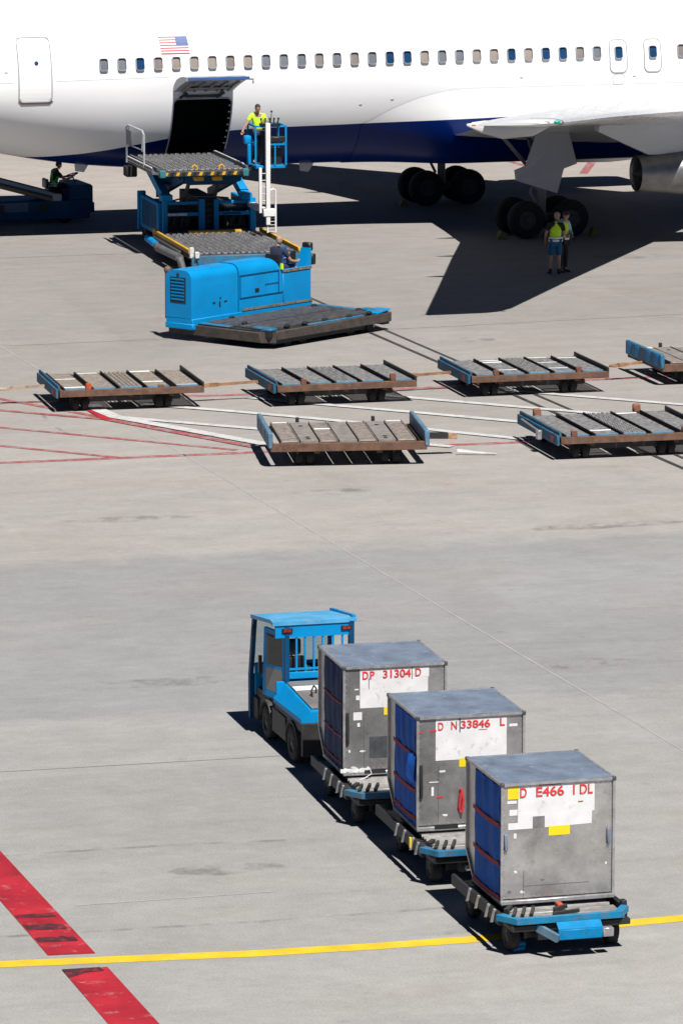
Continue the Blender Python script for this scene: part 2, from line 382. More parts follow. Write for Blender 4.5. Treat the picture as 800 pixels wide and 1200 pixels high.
ZL = [.004]
def line(name, pts, w, mat, label, z=.004, taper=False):
    P = [Vector((x, y, z)) for x, y in pts]; V = []
    for i, p in enumerate(P):
        d = (P[min(i+1, len(P)-1)]-P[max(i-1, 0)]).normalized(); n = Vector((-d.y, d.x, 0))
        V += [p+n*w/2, p-n*w/2]
    mb = MB(); mb._add(V, [(2*i, 2*i+1, 2*i+3, 2*i+2) for i in range(len(P)-1)])
    o = mb.build(name, mat); o['kind'] = 'structure'; o['label'] = label
    return o
def sheet(name, pts, mat, label, z):
    mb = MB(); mb._add([(x, y, z) for x, y in pts], [tuple(range(len(pts)))])
    o = mb.build(name, mat); o['kind'] = 'structure'; o['label'] = label; return o
def dens(pts, k=6):
    out = []
    for a, b in zip(pts, pts[1:]):
        out += [(a[0]+(b[0]-a[0])*i/k, a[1]+(b[1]-a[1])*i/k) for i in range(k)]
    return out+[pts[-1]]
# joints
line('slab_joint', [(-44, 224), (5.61, 66.64), (22, 14.5)], .035, P_JLT, 'pale thin slab joint running diagonally', .004)
line('slab_joint', [(-9, 65.3), (-.53, 67.4)], .025, P_JFA, 'slab joint left of the tractor', .006)
line('slab_joint', [(-3.6, 58.6), (-.9, 59.33)], .05, P_JLT, 'pale slab joint by the red band', .004)
line('slab_joint', [(-12, 110.6), (2.21, 115.04), (14, 119.5)], .05, P_JFA, 'slab joint in front of the loader', .006)
line('slab_joint', [(-14, 128.5), (-5.52, 130.95)], .07, P_JFA, 'slab joint left of the loader', .006)
line('tar_joint', [(-3.3, 126.9), (.59, 114.51), (7.23, 93.47), (30, 21.5)], .11, P_JNT, 'dark tarred joint, left of the pair', .012)
line('tar_joint', [(-2.85, 127.2), (1.04, 114.82), (7.33, 94.77), (30.5, 21.6)], .09, P_JNT, 'dark tarred joint, right of the pair', .012)
# big red band broken by the yellow line
sheet('red_band', [(-3.2, 56.25), (-3.81, 56.15), (-4.63, 58.83), (-16.4, 96.7), (-15.77, 96.73)], P_RED, 'wide worn red band above the yellow line', .008)
sheet('red_band', [(-3.59, 55.48), (-3.01, 55.61), (-2.25, 53.13), (11.6, 8.1), (10.98, 8.1), (-2.88, 53.13)], P_RED, 'wide worn red band below the yellow line', .008)
for a, b in ((.36, .30), (.98, .30), (1.60, .20)):
    d = Vector((-.294, .956)); o0 = Vector((-3.2, 56.25))+d*(a+.25)
    n = Vector((-.61, -.1))
    p = [o0+n*(.97*k/8)+d*b*(.1*noise.noise((k*.9, a*9, 1))) for k in range(1, 9)]+[o0+n*(.97*k/8)+d*b*(.85+.3*noise.noise((k*.8, a*7, 5))) for k in range(8, 0, -1)]
    sheet('tyre_smear', [(q.x, q.y) for q in p], P_TYR, 'dark tyre smear across the red band', .012)
d = Vector((.294, -.956)); o0 = Vector((-3.59, 55.48)); n = Vector((.4, .09))
sheet('tyre_smear', [tuple(o0), tuple(o0+n*1.2), tuple(o0+n*1.25+d*.18), tuple(o0+n*.6+d*.22), tuple(o0+d*.42)], P_TYR, 'dark tyre smear at the head of the lower red band', .012)
line('yellow_line', dens([(-60, 48), (-9, 55.0), (-5.05, 55.65), (-4.4, 55.74), (-1.11, 56.25), (.45, 56.59), (1.8, 56.94), (3.87, 57.73), (4.57, 57.96), (6.4, 58.7), (9, 60), (24, 68), (50, 84)], 3), .30, P_YEL, 'yellow taxi guide line', .004)
line('yellow_line', [(-60, 129), (-14, 135.6), (-6.22, 136.36)], .12, P_YEL, 'thin yellow line beside the belt loader', .004)
# thin lines of the parking area
line('red_line', [(-9, 102.1), (-3.99, 103.38), (-2.6, 103.6), (2.22, 104.79), (7.13, 106.34), (9.27, 106.96), (60, 121.5)], .26, P_REDT, 'thin red line under the dolly row', .004)
line('red_line', [(-10, 104.9), (-7.95, 103.02), (-5.34, 100.2)], .19, P_REDT, 'red line fanning to upper left', .008)
line('red_line', [(-10, 102.3), (-7.82, 101.31), (-5.27, 99.96)], .19, P_REDT, 'red line fanning to the left', .012)
line('red_line', [(-10, 100.2), (-7.64, 98.88), (-2.28, 95.82)], .17, P_REDT, 'long slanting red line', .008)
line('red_line', [(-9.5, 97.5), (-7.37, 96.33), (-4.65, 94.77)], .17, P_REDT, 'short slanting red line', .008)
line('red_line', [(-60, 81.5), (-11, 93.3), (-7.28, 94.17), (-1.85, 95.54), (4.61, 97.01), (9, 98.0), (60, 110)], .26, P_REDT, 'thin red line under the front dollies', .004)
line('red_line', [(-5.27, 99.96), (-1.86, 96.16)], .26, P_REDT, 'red line beside the thick white line', .016)
sheet('red_line', [(-6.03, 101.9), (-5.8, 101.9), (-5.1, 100.0), (-5.42, 99.96)], P_RED, 'thick red wedge under the front dolly', .02)
line('white_line', dens([(-5.75, 102.1), (-5.55, 101.3), (-5.13, 100.3), (-1.87, 96.75), (-1.2, 96.0)], 2), .34, P_WHT, 'thick white line from the first dolly', .024)
line('white_line', [(-4.6, 102.2), (-3.89, 101.81), (-2.54, 101.15), (-.62, 100.08), (1.9, 98.57), (4.05, 97.17)], .27, P_WHT, 'slanting white line, second from left', .020)
line('white_line', [(-4.91, 100.2), (-1.9, 98.64), (.6, 97.2), (2.4, 96.2)], .27, P_WHT, 'slanting white line, first from left', .020)
line('white_line', [(-2.2, 103.2), (-1.11, 102.51), (1.95, 100.81), (4.1, 99.55)], .27, P_WHT, 'slanting white line, third from left', .020)
line('white_line', [(.8, 103.6), (2.77, 102.51), (5.46, 101.0), (7.6, 99.7)], .27, P_WHT, 'slanting white line, fourth from left', .020)
line('white_line', [(3.9, 104.3), (4.63, 103.86), (7.89, 102.1), (11, 100.4)], .27, P_WHT, 'slanting white line, fifth from left', .020)
def stain():
    m = bpy.data.materials.new('faint_oil_stain'); m.use_nodes = True; nt = m.node_tree; b = nt.nodes['Principled BSDF']; b.inputs['Base Color'].default_value = (.10, .09, .085, 1); b.inputs['Roughness'].default_value = .8
    g = nt.nodes.new('ShaderNodeNewGeometry'); n = nt.nodes.new('ShaderNodeTexNoise'); n.inputs['Scale'].default_value = 1.6; n.inputs['Detail'].default_value = 8; n.inputs['Roughness'].default_value = .7
    r = nt.nodes.new('ShaderNodeMapRange'); r.inputs[1].default_value = .45; r.inputs[2].default_value = .75; r.inputs[4].default_value = .5
    nt.links.new(g.outputs['Position'], n.inputs['Vector']); nt.links.new(n.outputs[0], r.inputs[0]); nt.links.new(r.outputs[0], b.inputs['Alpha']); return m
STAIN = stain()
for sx, sy, rx, ry, an in ((-.2, 90.6, .85, .35, .25), (3.4, 112.8, .5, .5, .2), (8.4, 130.0, 1.2, .5, .3), (-3.0, 72.5, 1.1, .4, .25), (4.2, 74.0, .9, .35, .25), (-1.6, 60.5, .9, .3, .2), (-4.2, 87.5, 1.4, .3, .25), (5.2, 86.8, 1.6, .3, .25)):
    sheet('oil_stain', [(sx+rx*(1+.35*noise.noise((cos(a)*2, sin(a)*2, sx)))*cos(a)*cos(an)-ry*sin(a)*sin(an), sy+rx*cos(a)*sin(an)+ry*(1+.4*noise.noise((cos(a)*2, sin(a)*2, sy)))*sin(a)*cos(an)) for a in [2*PI*i/22 for i in range(22)]], STAIN, 'faint dark oil stain on the concrete', .016)
for pts in ([(-6.9, 101.2), (-6.5, 99.2), (-5.9, 97.5)], [(-6, 60.9), (-2.5, 61.8), (-.8, 62.1)], [(-5, 56.9), (-1, 57.8), (3, 58.9)]):
    line('tyre_mark', dens(pts, 4), .09, STAIN, 'faint curved tyre mark', .014)
line('red_line', [(5.2, 159.4), (6.32, 156.03), (6.8, 154.2)], .22, P_REDT, 'short red line beyond the aircraft', .008)
line('red_line', [(9.4, 160.5), (8.94, 158.09), (8.3, 153.2)], .30, P_REDT, 'slanting red line beyond the aircraft', .008)
line('red_line', [(4.5, 157), (14, 159.7)], .14, P_REDT, 'long thin red line beyond the aircraft', .004)

# ------------------------------------------------------------------ airliner (local axes: x towards the nose, -y towards the viewer's side, z up)
AW = .310707
air = thing('airliner', 'white twin-engine airliner with navy belly and open cargo door', 'airliner', (-7.8208, 135.6709, 0), AW)
FA, FZ, FBL, FBU = 2.515, 4.75, 2.80, 2.62
def sec(l):
    """half width, mid height, lower half height, upper half height at station l"""
    rise = 0
    if l < 3: rise = .0185*(3-max(l, -6))**2 + (.333*(-6-l) if l < -6 else 0)
    a = FA; bu = FBU; bl = FBL-rise; zc = FZ
    if l < -3: k = min(1, (-3-l)/14.); a = FA*(1-.86*k**1.6); bu = FBU*(1-.45*k**2)
    if bl < 1.2: zc = FZ+(1.2-bl)*.8; bl = max(.25, 1.2-(1.2-bl)*.35); bu = max(.3, FZ+bu-zc)
    if l > 26:
        k = min(1, (l-26)/6.5); q = math.sqrt(max(.004, 1-k*k)); a *= q; zc = FZ-.55*k; bu = FBU*q; bl = (FBL-.0)*q
    return a, zc, bl, bu
def skin(l, z, off=0., side=-1):
    a, zc, bl, bu = sec(l); b = bu if z > zc else bl
    s = max(-1, min(1, (z-zc)/b)); c = math.sqrt(1-s*s)
    n = Vector((0, side*c/a, s/b)).normalized()
    return Vector((l, side*a*c, z))+n*off
HL0, HL1, HZ0, HZ1 = 2.14, 3.97, 2.46, 4.25      # cargo opening
def tz(z): return math.asin((z-FZ)/(FBU if z > FZ else FBL))
ts = [-PI/2+PI*i/40 for i in range(81)]
ts = sorted([t for t in ts if min(abs(t-tz(HZ0)), abs(t-tz(HZ1))) > .03]+[tz(HZ0), tz(HZ1)])
ls = [-17+.5*i for i in range(0, 97)]+[31.2, 31.6, 31.9, 32.2, 32.4]
ls = sorted([l for l in ls if min(abs(l-HL0), abs(l-HL1)) > .12]+[HL0, HL1])
V = []; F = []
for l in ls:
    a, zc, bl, bu = sec(l)
    for t in ts[:-1]:
        V.append((l, -a*cos(t), zc+(bu if sin(t) > 0 else bl)*sin(t)))
n = len(ts)-1
i0, i1, j0, j1 = ls.index(HL0), ls.index(HL1), ts.index(tz(HZ0)), ts.index(tz(HZ1))
for i in range(len(ls)-1):
    for j in range(n):
        if i0 <= i < i1 and j0 <= j < j1: continue
        F.append((i*n+j, i*n+(j+1) % n, (i+1)*n+(j+1) % n, (i+1)*n+j))
F.append(tuple(range(n))); F.append(tuple(range((len(ls)-1)*n, len(ls)*n))[::-1])
mb = MB(); mb._add(V, F)
# rounded corners of the cargo opening
for lc, sl in ((HL0, 1), (HL1, -1)):
    for zc_, sz in ((HZ0, 1), (HZ1, -1)):
        r = .17; pts = [(lc, zc_)]
        for k in range(7):
            a = PI/2*k/6; pts.append((lc+sl*r*(1-sin(a)), zc_+sz*r*(1-cos(a))))
        mb._add([skin(l, z, .001) for l, z in pts], [(0, k, k+1) for k in range(1, 7)])
fus = mb.build('fuselage', HULL, air, ang=60)
# hold
mb = MB()
y0 = -1.95
inner = [(HL0+.02, HZ0), (HL1-.02, HZ0), (HL1-.02, HZ1), (HL0+.02, HZ1)]
for a, b in zip(inner, inner[1:]+inner[:1]):
    P = []
    for k in range(6):
        l = a[0]+(b[0]-a[0])*k/5; z = a[1]+(b[1]-a[1])*k/5
        p = skin(l, z, -.01); P.append((p, Vector((l+(-1.2 if l < 3 else 1.2)*(0 if abs(a[0]-b[0]) > 1 else 1), 1.6, z))))
    for k in range(5): mb._add([P[k][0], P[k+1][0], P[k+1][1], P[k][1]], [(0, 1, 2, 3)])
mb.box(HL0-1.3, HL1+1.3, 1.58, 1.66, HZ0-.05, HZ1+.05)
hold = mb.build('cargo_hold', HOLD, air)
mb = MB()
for k in range(8):
    z = HZ0+.35+k*.2; p = skin(HL1-.06, z, -.03); mb.ball(p, .028, 0, 6, 5)
build_split(mb, 'door_latch', WHITEM, hold)
mb = MB()
mb.tube([skin(l, z, .01) for l, z in [(HL0+.17, HZ0+.0)]+[(HL0+.17*(1-sin(a)), HZ0+.17*(1-cos(a))) for a in (.3, .8, 1.3)]+[(HL0, HZ0+.17+k*.28) for k in range(6)]+[(HL0+.17*(1-cos(a)), HZ1-.17*(1-sin(a))) for a in (.1, .5, 1., 1.5)]+
   [(HL0+.2+k*.28, HZ1) for k in range(6)]+[(HL1-.17*(1-sin(a)), HZ1-.17*(1-cos(a))) for a in (.1, .5, 1., 1.5)]+[(HL1, HZ1-.2-k*.28) for k in range(6)]], .022, 6)
mb.build('door_frame', SEAM, air)

# open cargo door, swung up on its top hinge
mb = MB(); prof_o = [(2.50, 4.48), (2.62, 4.68), (2.9, 4.88), (3.3, 5.0), (3.7, 5.05), (4.05, 5.04)]
prof_i = [(4.05, 4.90), (3.7, 4.80), (3.4, 4.71), (3.1, 4.61), (2.85, 4.52), (2.60, 4.42)]
dm = lambda la, z: (-(2.5+(la-2.5)*.66), 4.48+(z-4.48)*.80)      # door swung up rather steeply
ring = lambda l: [(l+.12*(la-2.5)/1.5, *dm(la, z+.06)) for la, z in prof_o+prof_i]
mb.loft([ring(2.12), ring(2.2), ring(3.9), ring(3.98)], 0, True, True)
cd = mb.build('cargo_door', M('cargo_door_skin', (.33, .34, .36), .4, .2, var=.15), air, 'cargo door swung up above its opening')
mb = MB(); mb.prism([(2.3, *dm(4.053, 4.99)), (4.2, *dm(4.053, 4.99)), (4.2, *dm(4.053, 5.085)), (2.3, *dm(4.053, 5.085))], (0, -.03, 0), 0)
mb.build('door_edge', M('blue_door_edge_paint', (.03, .11, .33), .4), cd)
mb = MB()
for l in (2.4, 2.75, 3.1, 3.45, 3.8): mb.bar((l, *dm(2.7, 4.48)), (l+.1, *dm(3.95, 4.89)), .07, .05)
mb.bar((2.45, *dm(3.1, 4.62)), (3.75, *dm(3.1, 4.62)), .2, .05); mb.build('door_rib', STEEL, cd)
mb = MB()
for l in (2.45, 3.6):
    mb.bar((l, -2.5, 4.32), (l, -2.78, 4.58), .06, .06); mb.bar((l-.12, -2.5, 4.28), (l+.12, -2.5, 4.42), .05, .07)
mb.box(2.5, 3.6, -2.56, -2.5, 4.29, 4.37); mb.build('hinge_arm', DARK, cd)
mb = MB(); mb.tube([(4.05, *dm(4.0, 5.0)), (4.32, *dm(4.05, 4.98)), (4.32, *dm(4.05, 4.82))], .025); mb.build('door_handle', STEEL, cd)

# passenger windows
def rrect(w, h, r, k=4):
    P = []
    for cx, cz, a0 in ((w-r, h-r, 0), (-w+r, h-r, 90), (-w+r, -h+r, 180), (w-r, -h+r, 270)):
        for i in range(k+1): a = rad(a0+90*i/k); P.append((cx+r*cos(a), cz+r*sin(a)))
    return P
def window_at(l, z, pane, w=.118, h=.172, label=None, parent=None, up=.012):
    mb = MB(); o = rrect(w+.02, h+.02, .075); q = rrect(w, h, .06)
    R = [[skin(l+x, z+y, up-.012) for x, y in o], [skin(l+x, z+y, up+.055) for x, y in [(a*.95, b*.96) for a, b in o]], [skin(l+x, z+y, up+.055) for x, y in q], [skin(l+x, z+y, up-.008) for x, y in q]]
    mb.loft(R); f = mb.build('window', FRAMEW, parent or air, label)
    mb = MB(); [mb._add([skin(l-w, z+h*a, up), skin(l+w, z+h*a, up), skin(l+w, z+h*b, up), skin(l-w, z+h*b, up)], [(0, 1, 2, 3)]) for a, b in ((-1, -.33), (-.33, .33), (.33, 1))]
    mb.build('pane', pane, f)
kinds = 'SSNGBBBGBSSSGS' + 'GSNNBSSBBNBNNGS'
dd = dict(S=PANE_G, N=PANE_N, G=M('taupe_lowered_window_shade', (.21, .185, .17), .35), B=PANE_B)
for k in range(29): window_at(k*.5597, 5.32, dd[kinds[k]])
for k in range(33, 44): window_at(k*.5597, 5.32, dd['GNSBNSGSBNS'[k-33]])
# doors
def door(name, l0, l1, z0, z1, r, label=None):
    cl, cz = (l0+l1)/2, (z0+z1)/2; w, h = (l1-l0)/2, (z1-z0)/2
    O = [(x, y) for x, y in rrect(w, h, r, 5)]; P = []
    for (x0, y0), (x1, y1) in zip(O, O[1:]+O[:1]):
        k = max(1, int(abs(y1-y0)/.12))
        P += [(x0+(x1-x0)*i/k, y0+(y1-y0)*i/k) for i in range(k)]
    mb = MB(); nz = 14
    L0 = []
    for i in range(nz+1):
        z = z0+(z1-z0)*i/nz; dz = min(z-z0, z1-z)
        ins = r-math.sqrt(max(0, r*r-(r-dz)**2)) if dz < r else 0
        L0.append([skin(l0+ins, z, .012), skin(l1-ins, z, .012)])
    for a, b in zip(L0, L0[1:]): mb._add([a[0], a[1], b[1], b[0]], [(0, 1, 2, 3)])
    d = mb.build(name, HULL, air, label)
    mb = MB(); mb.tube([skin(cl+x, cz+y, .010) for x, y in P], .019, 6, 0, True); mb.build('door_seam', SEAM, d)
    return d
pd = door('passenger_door', -2.60, -1.60, 4.28, 6.16, .13)
mb = MB(); p = skin(-2.05, 5.42, .016); nrm = (skin(-2.05, 5.42, .02)-p).normalized(); mb.cyl(p, p+nrm*.012, .062, n=14); mb.build('peephole', PANE_N, pd)
mb = MB(); mb._add([skin(-2.62, 4.30, .02), skin(-1.56, 4.30, .02), skin(-1.66, 4.21, .02), skin(-2.52, 4.21, .02), skin(-2.62, 4.30, .004), skin(-1.56, 4.30, .004), skin(-1.66, 4.21, .004), skin(-2.52, 4.21, .004)], [(0, 1, 2, 3), (4, 5, 1, 0), (7, 6, 2, 3), (4, 0, 3, 7), (5, 1, 2, 6)]); mb.build('sill_plate', SCUFF, pd)
for l0, l1, c in ((16.10, 16.66, 16.38), (17.24, 17.79, 17.51)):
    e = door('emergency_exit', l0, l1, 4.70, 5.69, .16); window_at(c, 5.30, PANE_N, .115, .17, parent=e, up=.02)
# faint lower hatch and ports on the skin
mb = MB(); P = [skin(16.38+x, 4.46+y, .003) for x, y in ((-.2, .1), (-.1, .19), (.1, .19), (.2, .1), (.14, -.13), (-.14, -.13))]; mb.tube(P, .006, 5, 0, True); mb.build('hatch_outline', SEAM, air)
mb = MB()
for l, z in ((-2.98, 5.17), (9.05, 4.06), (13.2, 4.62), (16.9, 4.57), (8.05, 3.93)):
    mb.ball(skin(l, z, .0), .04, 0, 8, 5, (1.5, .4, .6))
build_split(mb, 'drain_port', SEAM, air)
mb = MB()
for P in ([(-6, 4.86)]+[(-2.75+k*.0, 4.86) for k in range(1)], [(-1.45, 4.88), (2, 4.92)], [(-3.6, 6.45), (1, 6.62)]):
    (l0, z0), (l1, z1) = P[0], P[-1]
    mb.tube([skin(l0+(l1-l0)*k/8, z0+(z1-z0)*k/8, .001) for k in range(9)], .005, 4)
mb.build('skin_seam', M('pale_skin_seam', (.55, .55, .56), .5), air)
# flag: stripes with the canton towards the nose
mb = MB(); l0, l1, z0, z1 = 1.76, 2.64, 5.585, 6.10
nst = 13
def fl(u, v, off): return skin(l0+(l1-l0)*u+.05*(1-v), z0+(z1-z0)*v, off)
for k in range(nst):
    v0, v1 = k/nst, (k+1)/nst
    mb._add([fl(0, v0, .008), fl(.5, v0, .008), fl(1, v0, .008), fl(1, v1, .008), fl(.5, v1, .008), fl(0, v1, .008)], [(0, 1, 2, 3, 4, 5)], 0 if k % 2 == 0 else 1)
for k in range(4):
    v0, v1 = 6/13+7/13*k/4, 6/13+7/13*(k+1)/4
    mb._add([fl(.58, v0, .012), fl(1, v0, .012), fl(1, v1, .012), fl(.58, v1, .012)], [(0, 1, 2, 3)], 2)
for r in range(9):
    for c in range(6 if r % 2 == 0 else 5):
        u = .58+.42*(c+.5+(.5 if r % 2 else 0))/6.; v = 6/13+7/13*(r+.5)/9; s = .012
        P = []
        for q in range(10):
            rr = s if q % 2 == 0 else s*.42; a = PI/2+q*PI/5
            P.append(fl(u+rr*cos(a), v+rr*1.7*sin(a), .017))
        mb._add(P, [tuple(range(10))], 1)
mb.build('flag', [FLAGR, FLAGW, FLAGB], air, 'striped flag with star canton above the windows')

# belly fairing
def sm(x): x = max(0, min(1, x)); return x*x*(3-2*x)
mb = MB(); R = []
for l in [8.15+.35*i for i in range(44)]+[23.6, 24, 24.4]:
    w = min(sm((l-8.1)/3.6), sm((24.5-l)/2.5)); zt = 3.30+1.02*math.sin(PI/2*min(1, max(0, (l-8.3))/3.2))**.8
    if l > 21: zt = 4.32-(l-21)*.25
    a, zc, bl, bu = sec(l); ring = []
    la0 = a*math.sqrt(1-((zt-zc)/bl)**2); zb = 1.95-.10*w
    for side in (-1, 1):
        half = []
        for k in range(15):
            u = k/14*PI/2
            ze = zt+(1.95-zt)*(1-cos(u)) if False else zt+(zc-bl-zt)*sin(u)
            e = skin(l, max(zc-bl+.0005, ze), .018); le = -e.y
            ls_ = la0*(cos(u)**.55 if cos(u) > 1e-6 else 0)*1.01; zs = zt+(zb-zt)*(sin(u)**.72)
            half.append((l, side*(le*(1-w)+max(ls_, 0)*w), e.z*(1-w)+zs*w-.004))
        ring += half if side == -1 else half[::-1][1:]
    R.append(ring)
mb.loft(R, 0, False); mb.build('belly_fairing', HULL, air, ang=50)

# wings
def foil(l_le, l_te, lat, z, t, tw=0., side=-1, n=14):
    c = l_le-l_te; P = []
    xs = [(1-cos(PI*i/n))/2 for i in range(n+1)]
    yt = lambda x: 5*t*(.2969*math.sqrt(x)-.126*x-.3516*x*x+.2843*x**3-.1036*x**4)
    up = [(x, yt(x)*.92+.012*4*x*(1-x)) for x in xs]; lo = [(x, -yt(x)*1.05+.008*4*x*(1-x)) for x in xs]
    for x, y in up[::-1]+lo[1:-1]:
        P.append((l_le-c*x, side*lat, z+c*y+(x-.4)*c*-tw))
    return P
WST = [(2.0, 21.3, 11.15, 3.12, .145, .045), (5.0, 19.25, 10.75, 3.52, .125, .04), (8.0, 17.15, 10.30, 3.93, .108, .03), (12, 14.4, 8.75, 4.32, .10, .018), (18, 10.28, 6.45, 4.86, .10, .008), (23.3, 6.72, 4.38, 5.28, .10, 0), (23.75, 6.3, 4.2, 5.31, .085, 0), (23.9, 5.9, 4.25, 5.32, .04, 0)]
for side in (-1, 1):
    mb = MB(); mb.loft([foil(b, c, a, d, e, f, side) for a, b, c, d, e, f in WST], 0, True, True)
    w = mb.build('wing', WINGM, air, 'near wing reaching out towards the viewer' if side < 0 else None, ang=30)
    mb = MB()   # bright leading edge slats
    R = []
    for a, b, c, d, e, f in WST[1:-2]:
        P = foil(b+.04, c, a, d, e*1.02, f, side); N_ = len(P); R.append([P[i] for i in range(8, 22)])
    mb.loft(R, 0, False); mb.build('leading_edge_slat', M('bare_metal_slat', (.70, .71, .72), .25, .3, var=.03), w)
    for la in (6.7, 11.2, 15.8):
        k = [i for i in range(len(WST)-1) if WST[i][0] <= la][-1]; A_, B_ = WST[k], WST[k+1]; q = (la-A_[0])/(B_[0]-A_[0])
        te = A_[2]+(B_[2]-A_[2])*q; z = A_[3]+(B_[3]-A_[3])*q
        mb = MB(); mb.loft([[(x, side*(la+rr*cos(a)), z-.32+dz+rr*1.5*sin(a)) for a in [2*PI*i/8 for i in range(8)]] for x, rr, dz in ((te+2.0, .03, .18), (te+1.4, .14, .05), (te+.5, .16, .02), (te-.15, .10, .12), (te-.55, .02, .2))], 0, True, True)
        mb.build('flap_track_fairing', WINGM, w)
    mb = MB()
    for x, dy in ((5.75, .02), (6.1, .0)): mb.ball((x, side*(23.78), 5.33), .07, 0, 8, 6, (1.4, .5, .6))
    build_split(mb, 'wingtip_lamp', STEEL, w)
    mb = MB(); mb.ball((6.42, side*23.72, 5.33), .075, 0, 8, 6, (1.3, .7, .7)); mb.build('navigation_light', LAMPG if side < 0 else LAMPR, w)
    mb = MB(); mb.box(4.10, 4.2, side*23.72-.015, side*23.72+.015, 5.30, 5.33); mb.build('tail_light', ORANGE, w)
    # engine
    def rings(P, cz=2.15, cy=7.9, n=28): return [[(x, side*cy+r*cos(2*PI*i/n), cz+r*sin(2*PI*i/n)) for i in range(n)] for x, r in P]
    mb = MB(); mb.loft(rings([(14.95, .50), (14.86, .535), (15.6, .60), (16.4, .67), (17.4, .86), (18.2, .95)]))
    mb.loft(rings([(14.95, .50), (16.2, .42), (16.6, .0)]))
    eng = mb.build('engine', NOZ, air, ang=60)
    mb = MB(); mb.loft(rings([(17.35, 1.13), (17.3, 1.18), (18.4, 1.32), (20, 1.36), (21.2, 1.28), (21.6, 1.15), (21.5, 1.02), (20.6, 1.0), (19.5, .98)])); mb.loft(rings([(17.35, 1.13), (18.4, 1.1), (18.6, .8)])); mb.build('fan_cowl', WINGM, eng, ang=60)
    mb = MB(); mb.loft(rings([(15.5, .28), (15.0, .2), (14.75, .02)])); mb.loft(rings([(20.4, .98), (20.42, .4), (20.8, .02)])); mb.build('exhaust_cone', DARK, eng)
    mb = MB(); mb.loft([[(x, side*(7.9+y), z) for y, z in ((-.16, zb), (.16, zb), (.22, zt), (-.22, zt))] for x, zb, zt in ((13.6, 3.45, 3.62), (15.2, 2.72, 3.7), (17.4, 2.7, 3.75), (20.4, 3.3, 3.6))], 0, True, True); mb.build('pylon', WINGM, eng)
# tail surfaces behind the frame
for side in (-1, 1):
    mb = MB(); mb.loft([foil(-11.2, -16.2, .6, 5.9, .1, 0, side), foil(-16.2, -18.3, 9.2, 6.9, .09, 0, side)], 0, True, True); mb.build('tailplane', WINGM, air)
mb = MB(); mb.loft([[(x, y, z) for x, z, y in [(p[0], zz, p[2]) for p in foil(a, b, 0, 0, .1)]] for a, b, zz in ((-8.5, -16, 7.0), (-15.6, -18.6, 15.6))], 0, True, True); mb.build('tail_fin', M('navy_fin_paint', (.01, .03, .12), .3), air)
# blade aerials under the belly
for l, z, la in ((-.05, 2.16, 0), (3.6, 2.0, .0), (7.0, 1.98, .3)):
    mb = MB(); mb.prism([(l-.25, -la, z+.12), (l+.3, -la, z+.12), (l+.05, -la, z-.28), (l-.22, -la, z-.24)], (0, .04, 0)); mb.build('blade_aerial', M('aerial_grey_white', (.55, .58, .6), .4) if l == -.05 else SEAM, air)
# landing gear
RUBA = M('aircraft_tyre_rubber', (.006, .006, .007), .9, var=.2); HUBA = M('dull_gear_hub', (.035, .035, .036), .7)
def wheel_mb(mb, c, r, w, ax=(0, 1, 0), m=0, mh=1, hub=.5):
    c = Vector(c); a = Vector(ax)
    u = Vector((1, 0, 0)) if abs(a.x) < .9 else Vector((0, 1, 0)); u = (u-a*u.dot(a)).normalized(); v = a.cross(u); n = 24
    prof = [(-.5, hub), (-.5, .80), (-.42, .93), (-.25, .995), (0, 1), (.25, .995), (.42, .93), (.5, .80), (.5, hub)]
    mb.loft([[c+a*(p*w)+(u*cos(2*PI*i/n)+v*sin(2*PI*i/n))*(q*r) for i in range(n)] for p, q in prof], m)
    for s in (-1, 1):
        mb.loft([[c+a*(s*w*p)+(u*cos(2*PI*i/n)+v*sin(2*PI*i/n))*(q*r) for i in range(n)] for p, q in ((.5, hub), (.36, hub*.92), (.34, hub*.45), (.46, hub*.36), (.47, .01))], mh)
for side in (-1, 1):
    gx, gy = 13.09, side*4.65
    mb = MB(); mb.cyl((gx, gy, .57), (gx, gy, 1.5), .13, n=14); mb.cyl((gx, gy, 1.4), (gx+.05, gy-side*.1, 3.4), .21, n=14); mb.bar((gx-.71, gy, .57), (gx+.71, gy, .57), .2, .22)
    for dx in (-.71, .71): mb.cyl((gx+dx, gy-.6, .57), (gx+dx, gy+.6, .57), .09)
    mb.bar((gx, gy, 1.7), (gx+.2, gy-side*1.9, 3.0), .12, .12); mb.bar((gx, gy, 1.6), (gx-1.3, gy-side*.1, 3.1), .10, .10)
    mb.tube([(gx-.2, gy, 1.0), (gx-.38, gy, 1.35), (gx-.18, gy, 1.7)], .05)
    lg = mb.build('landing_gear', GEARM, air)
    for dx in (-.71, .71):
        for dy in (-.57, .57):
            mb = MB(); wheel_mb(mb, (gx+dx, gy+dy, .57), .57, .42); mb.build('wheel', [RUBA, HUBA], lg)
    oy = side*5.3
    mb = MB(); mb.prism([(12.70, oy-side*.1, 3.2), (13.72, oy-side*.1, 3.2), (13.96, oy, 2.23), (13.54, oy, 2.09), (13.33, oy, 1.35), (12.0, oy, 1.78), (11.96, oy, 2.09), (12.31, oy, 2.21)], (0, side*.05, 0)); mb.build('gear_door', M('grey_white_gear_door', (.42, .43, .44), .4, var=.05), lg)
mb = MB(); mb.cyl((28.0, 0, .45), (28, 0, 2.6), .12, n=12); mb.cyl((28, -.35, .45), (28, .35, .45), .06); ng = mb.build('landing_gear', GEARM, air)
for dy in (-.3, .3):
    mb = MB(); wheel_mb(mb, (28, dy, .45), .45, .28); mb.build('wheel', [RUB, HUB], ng)

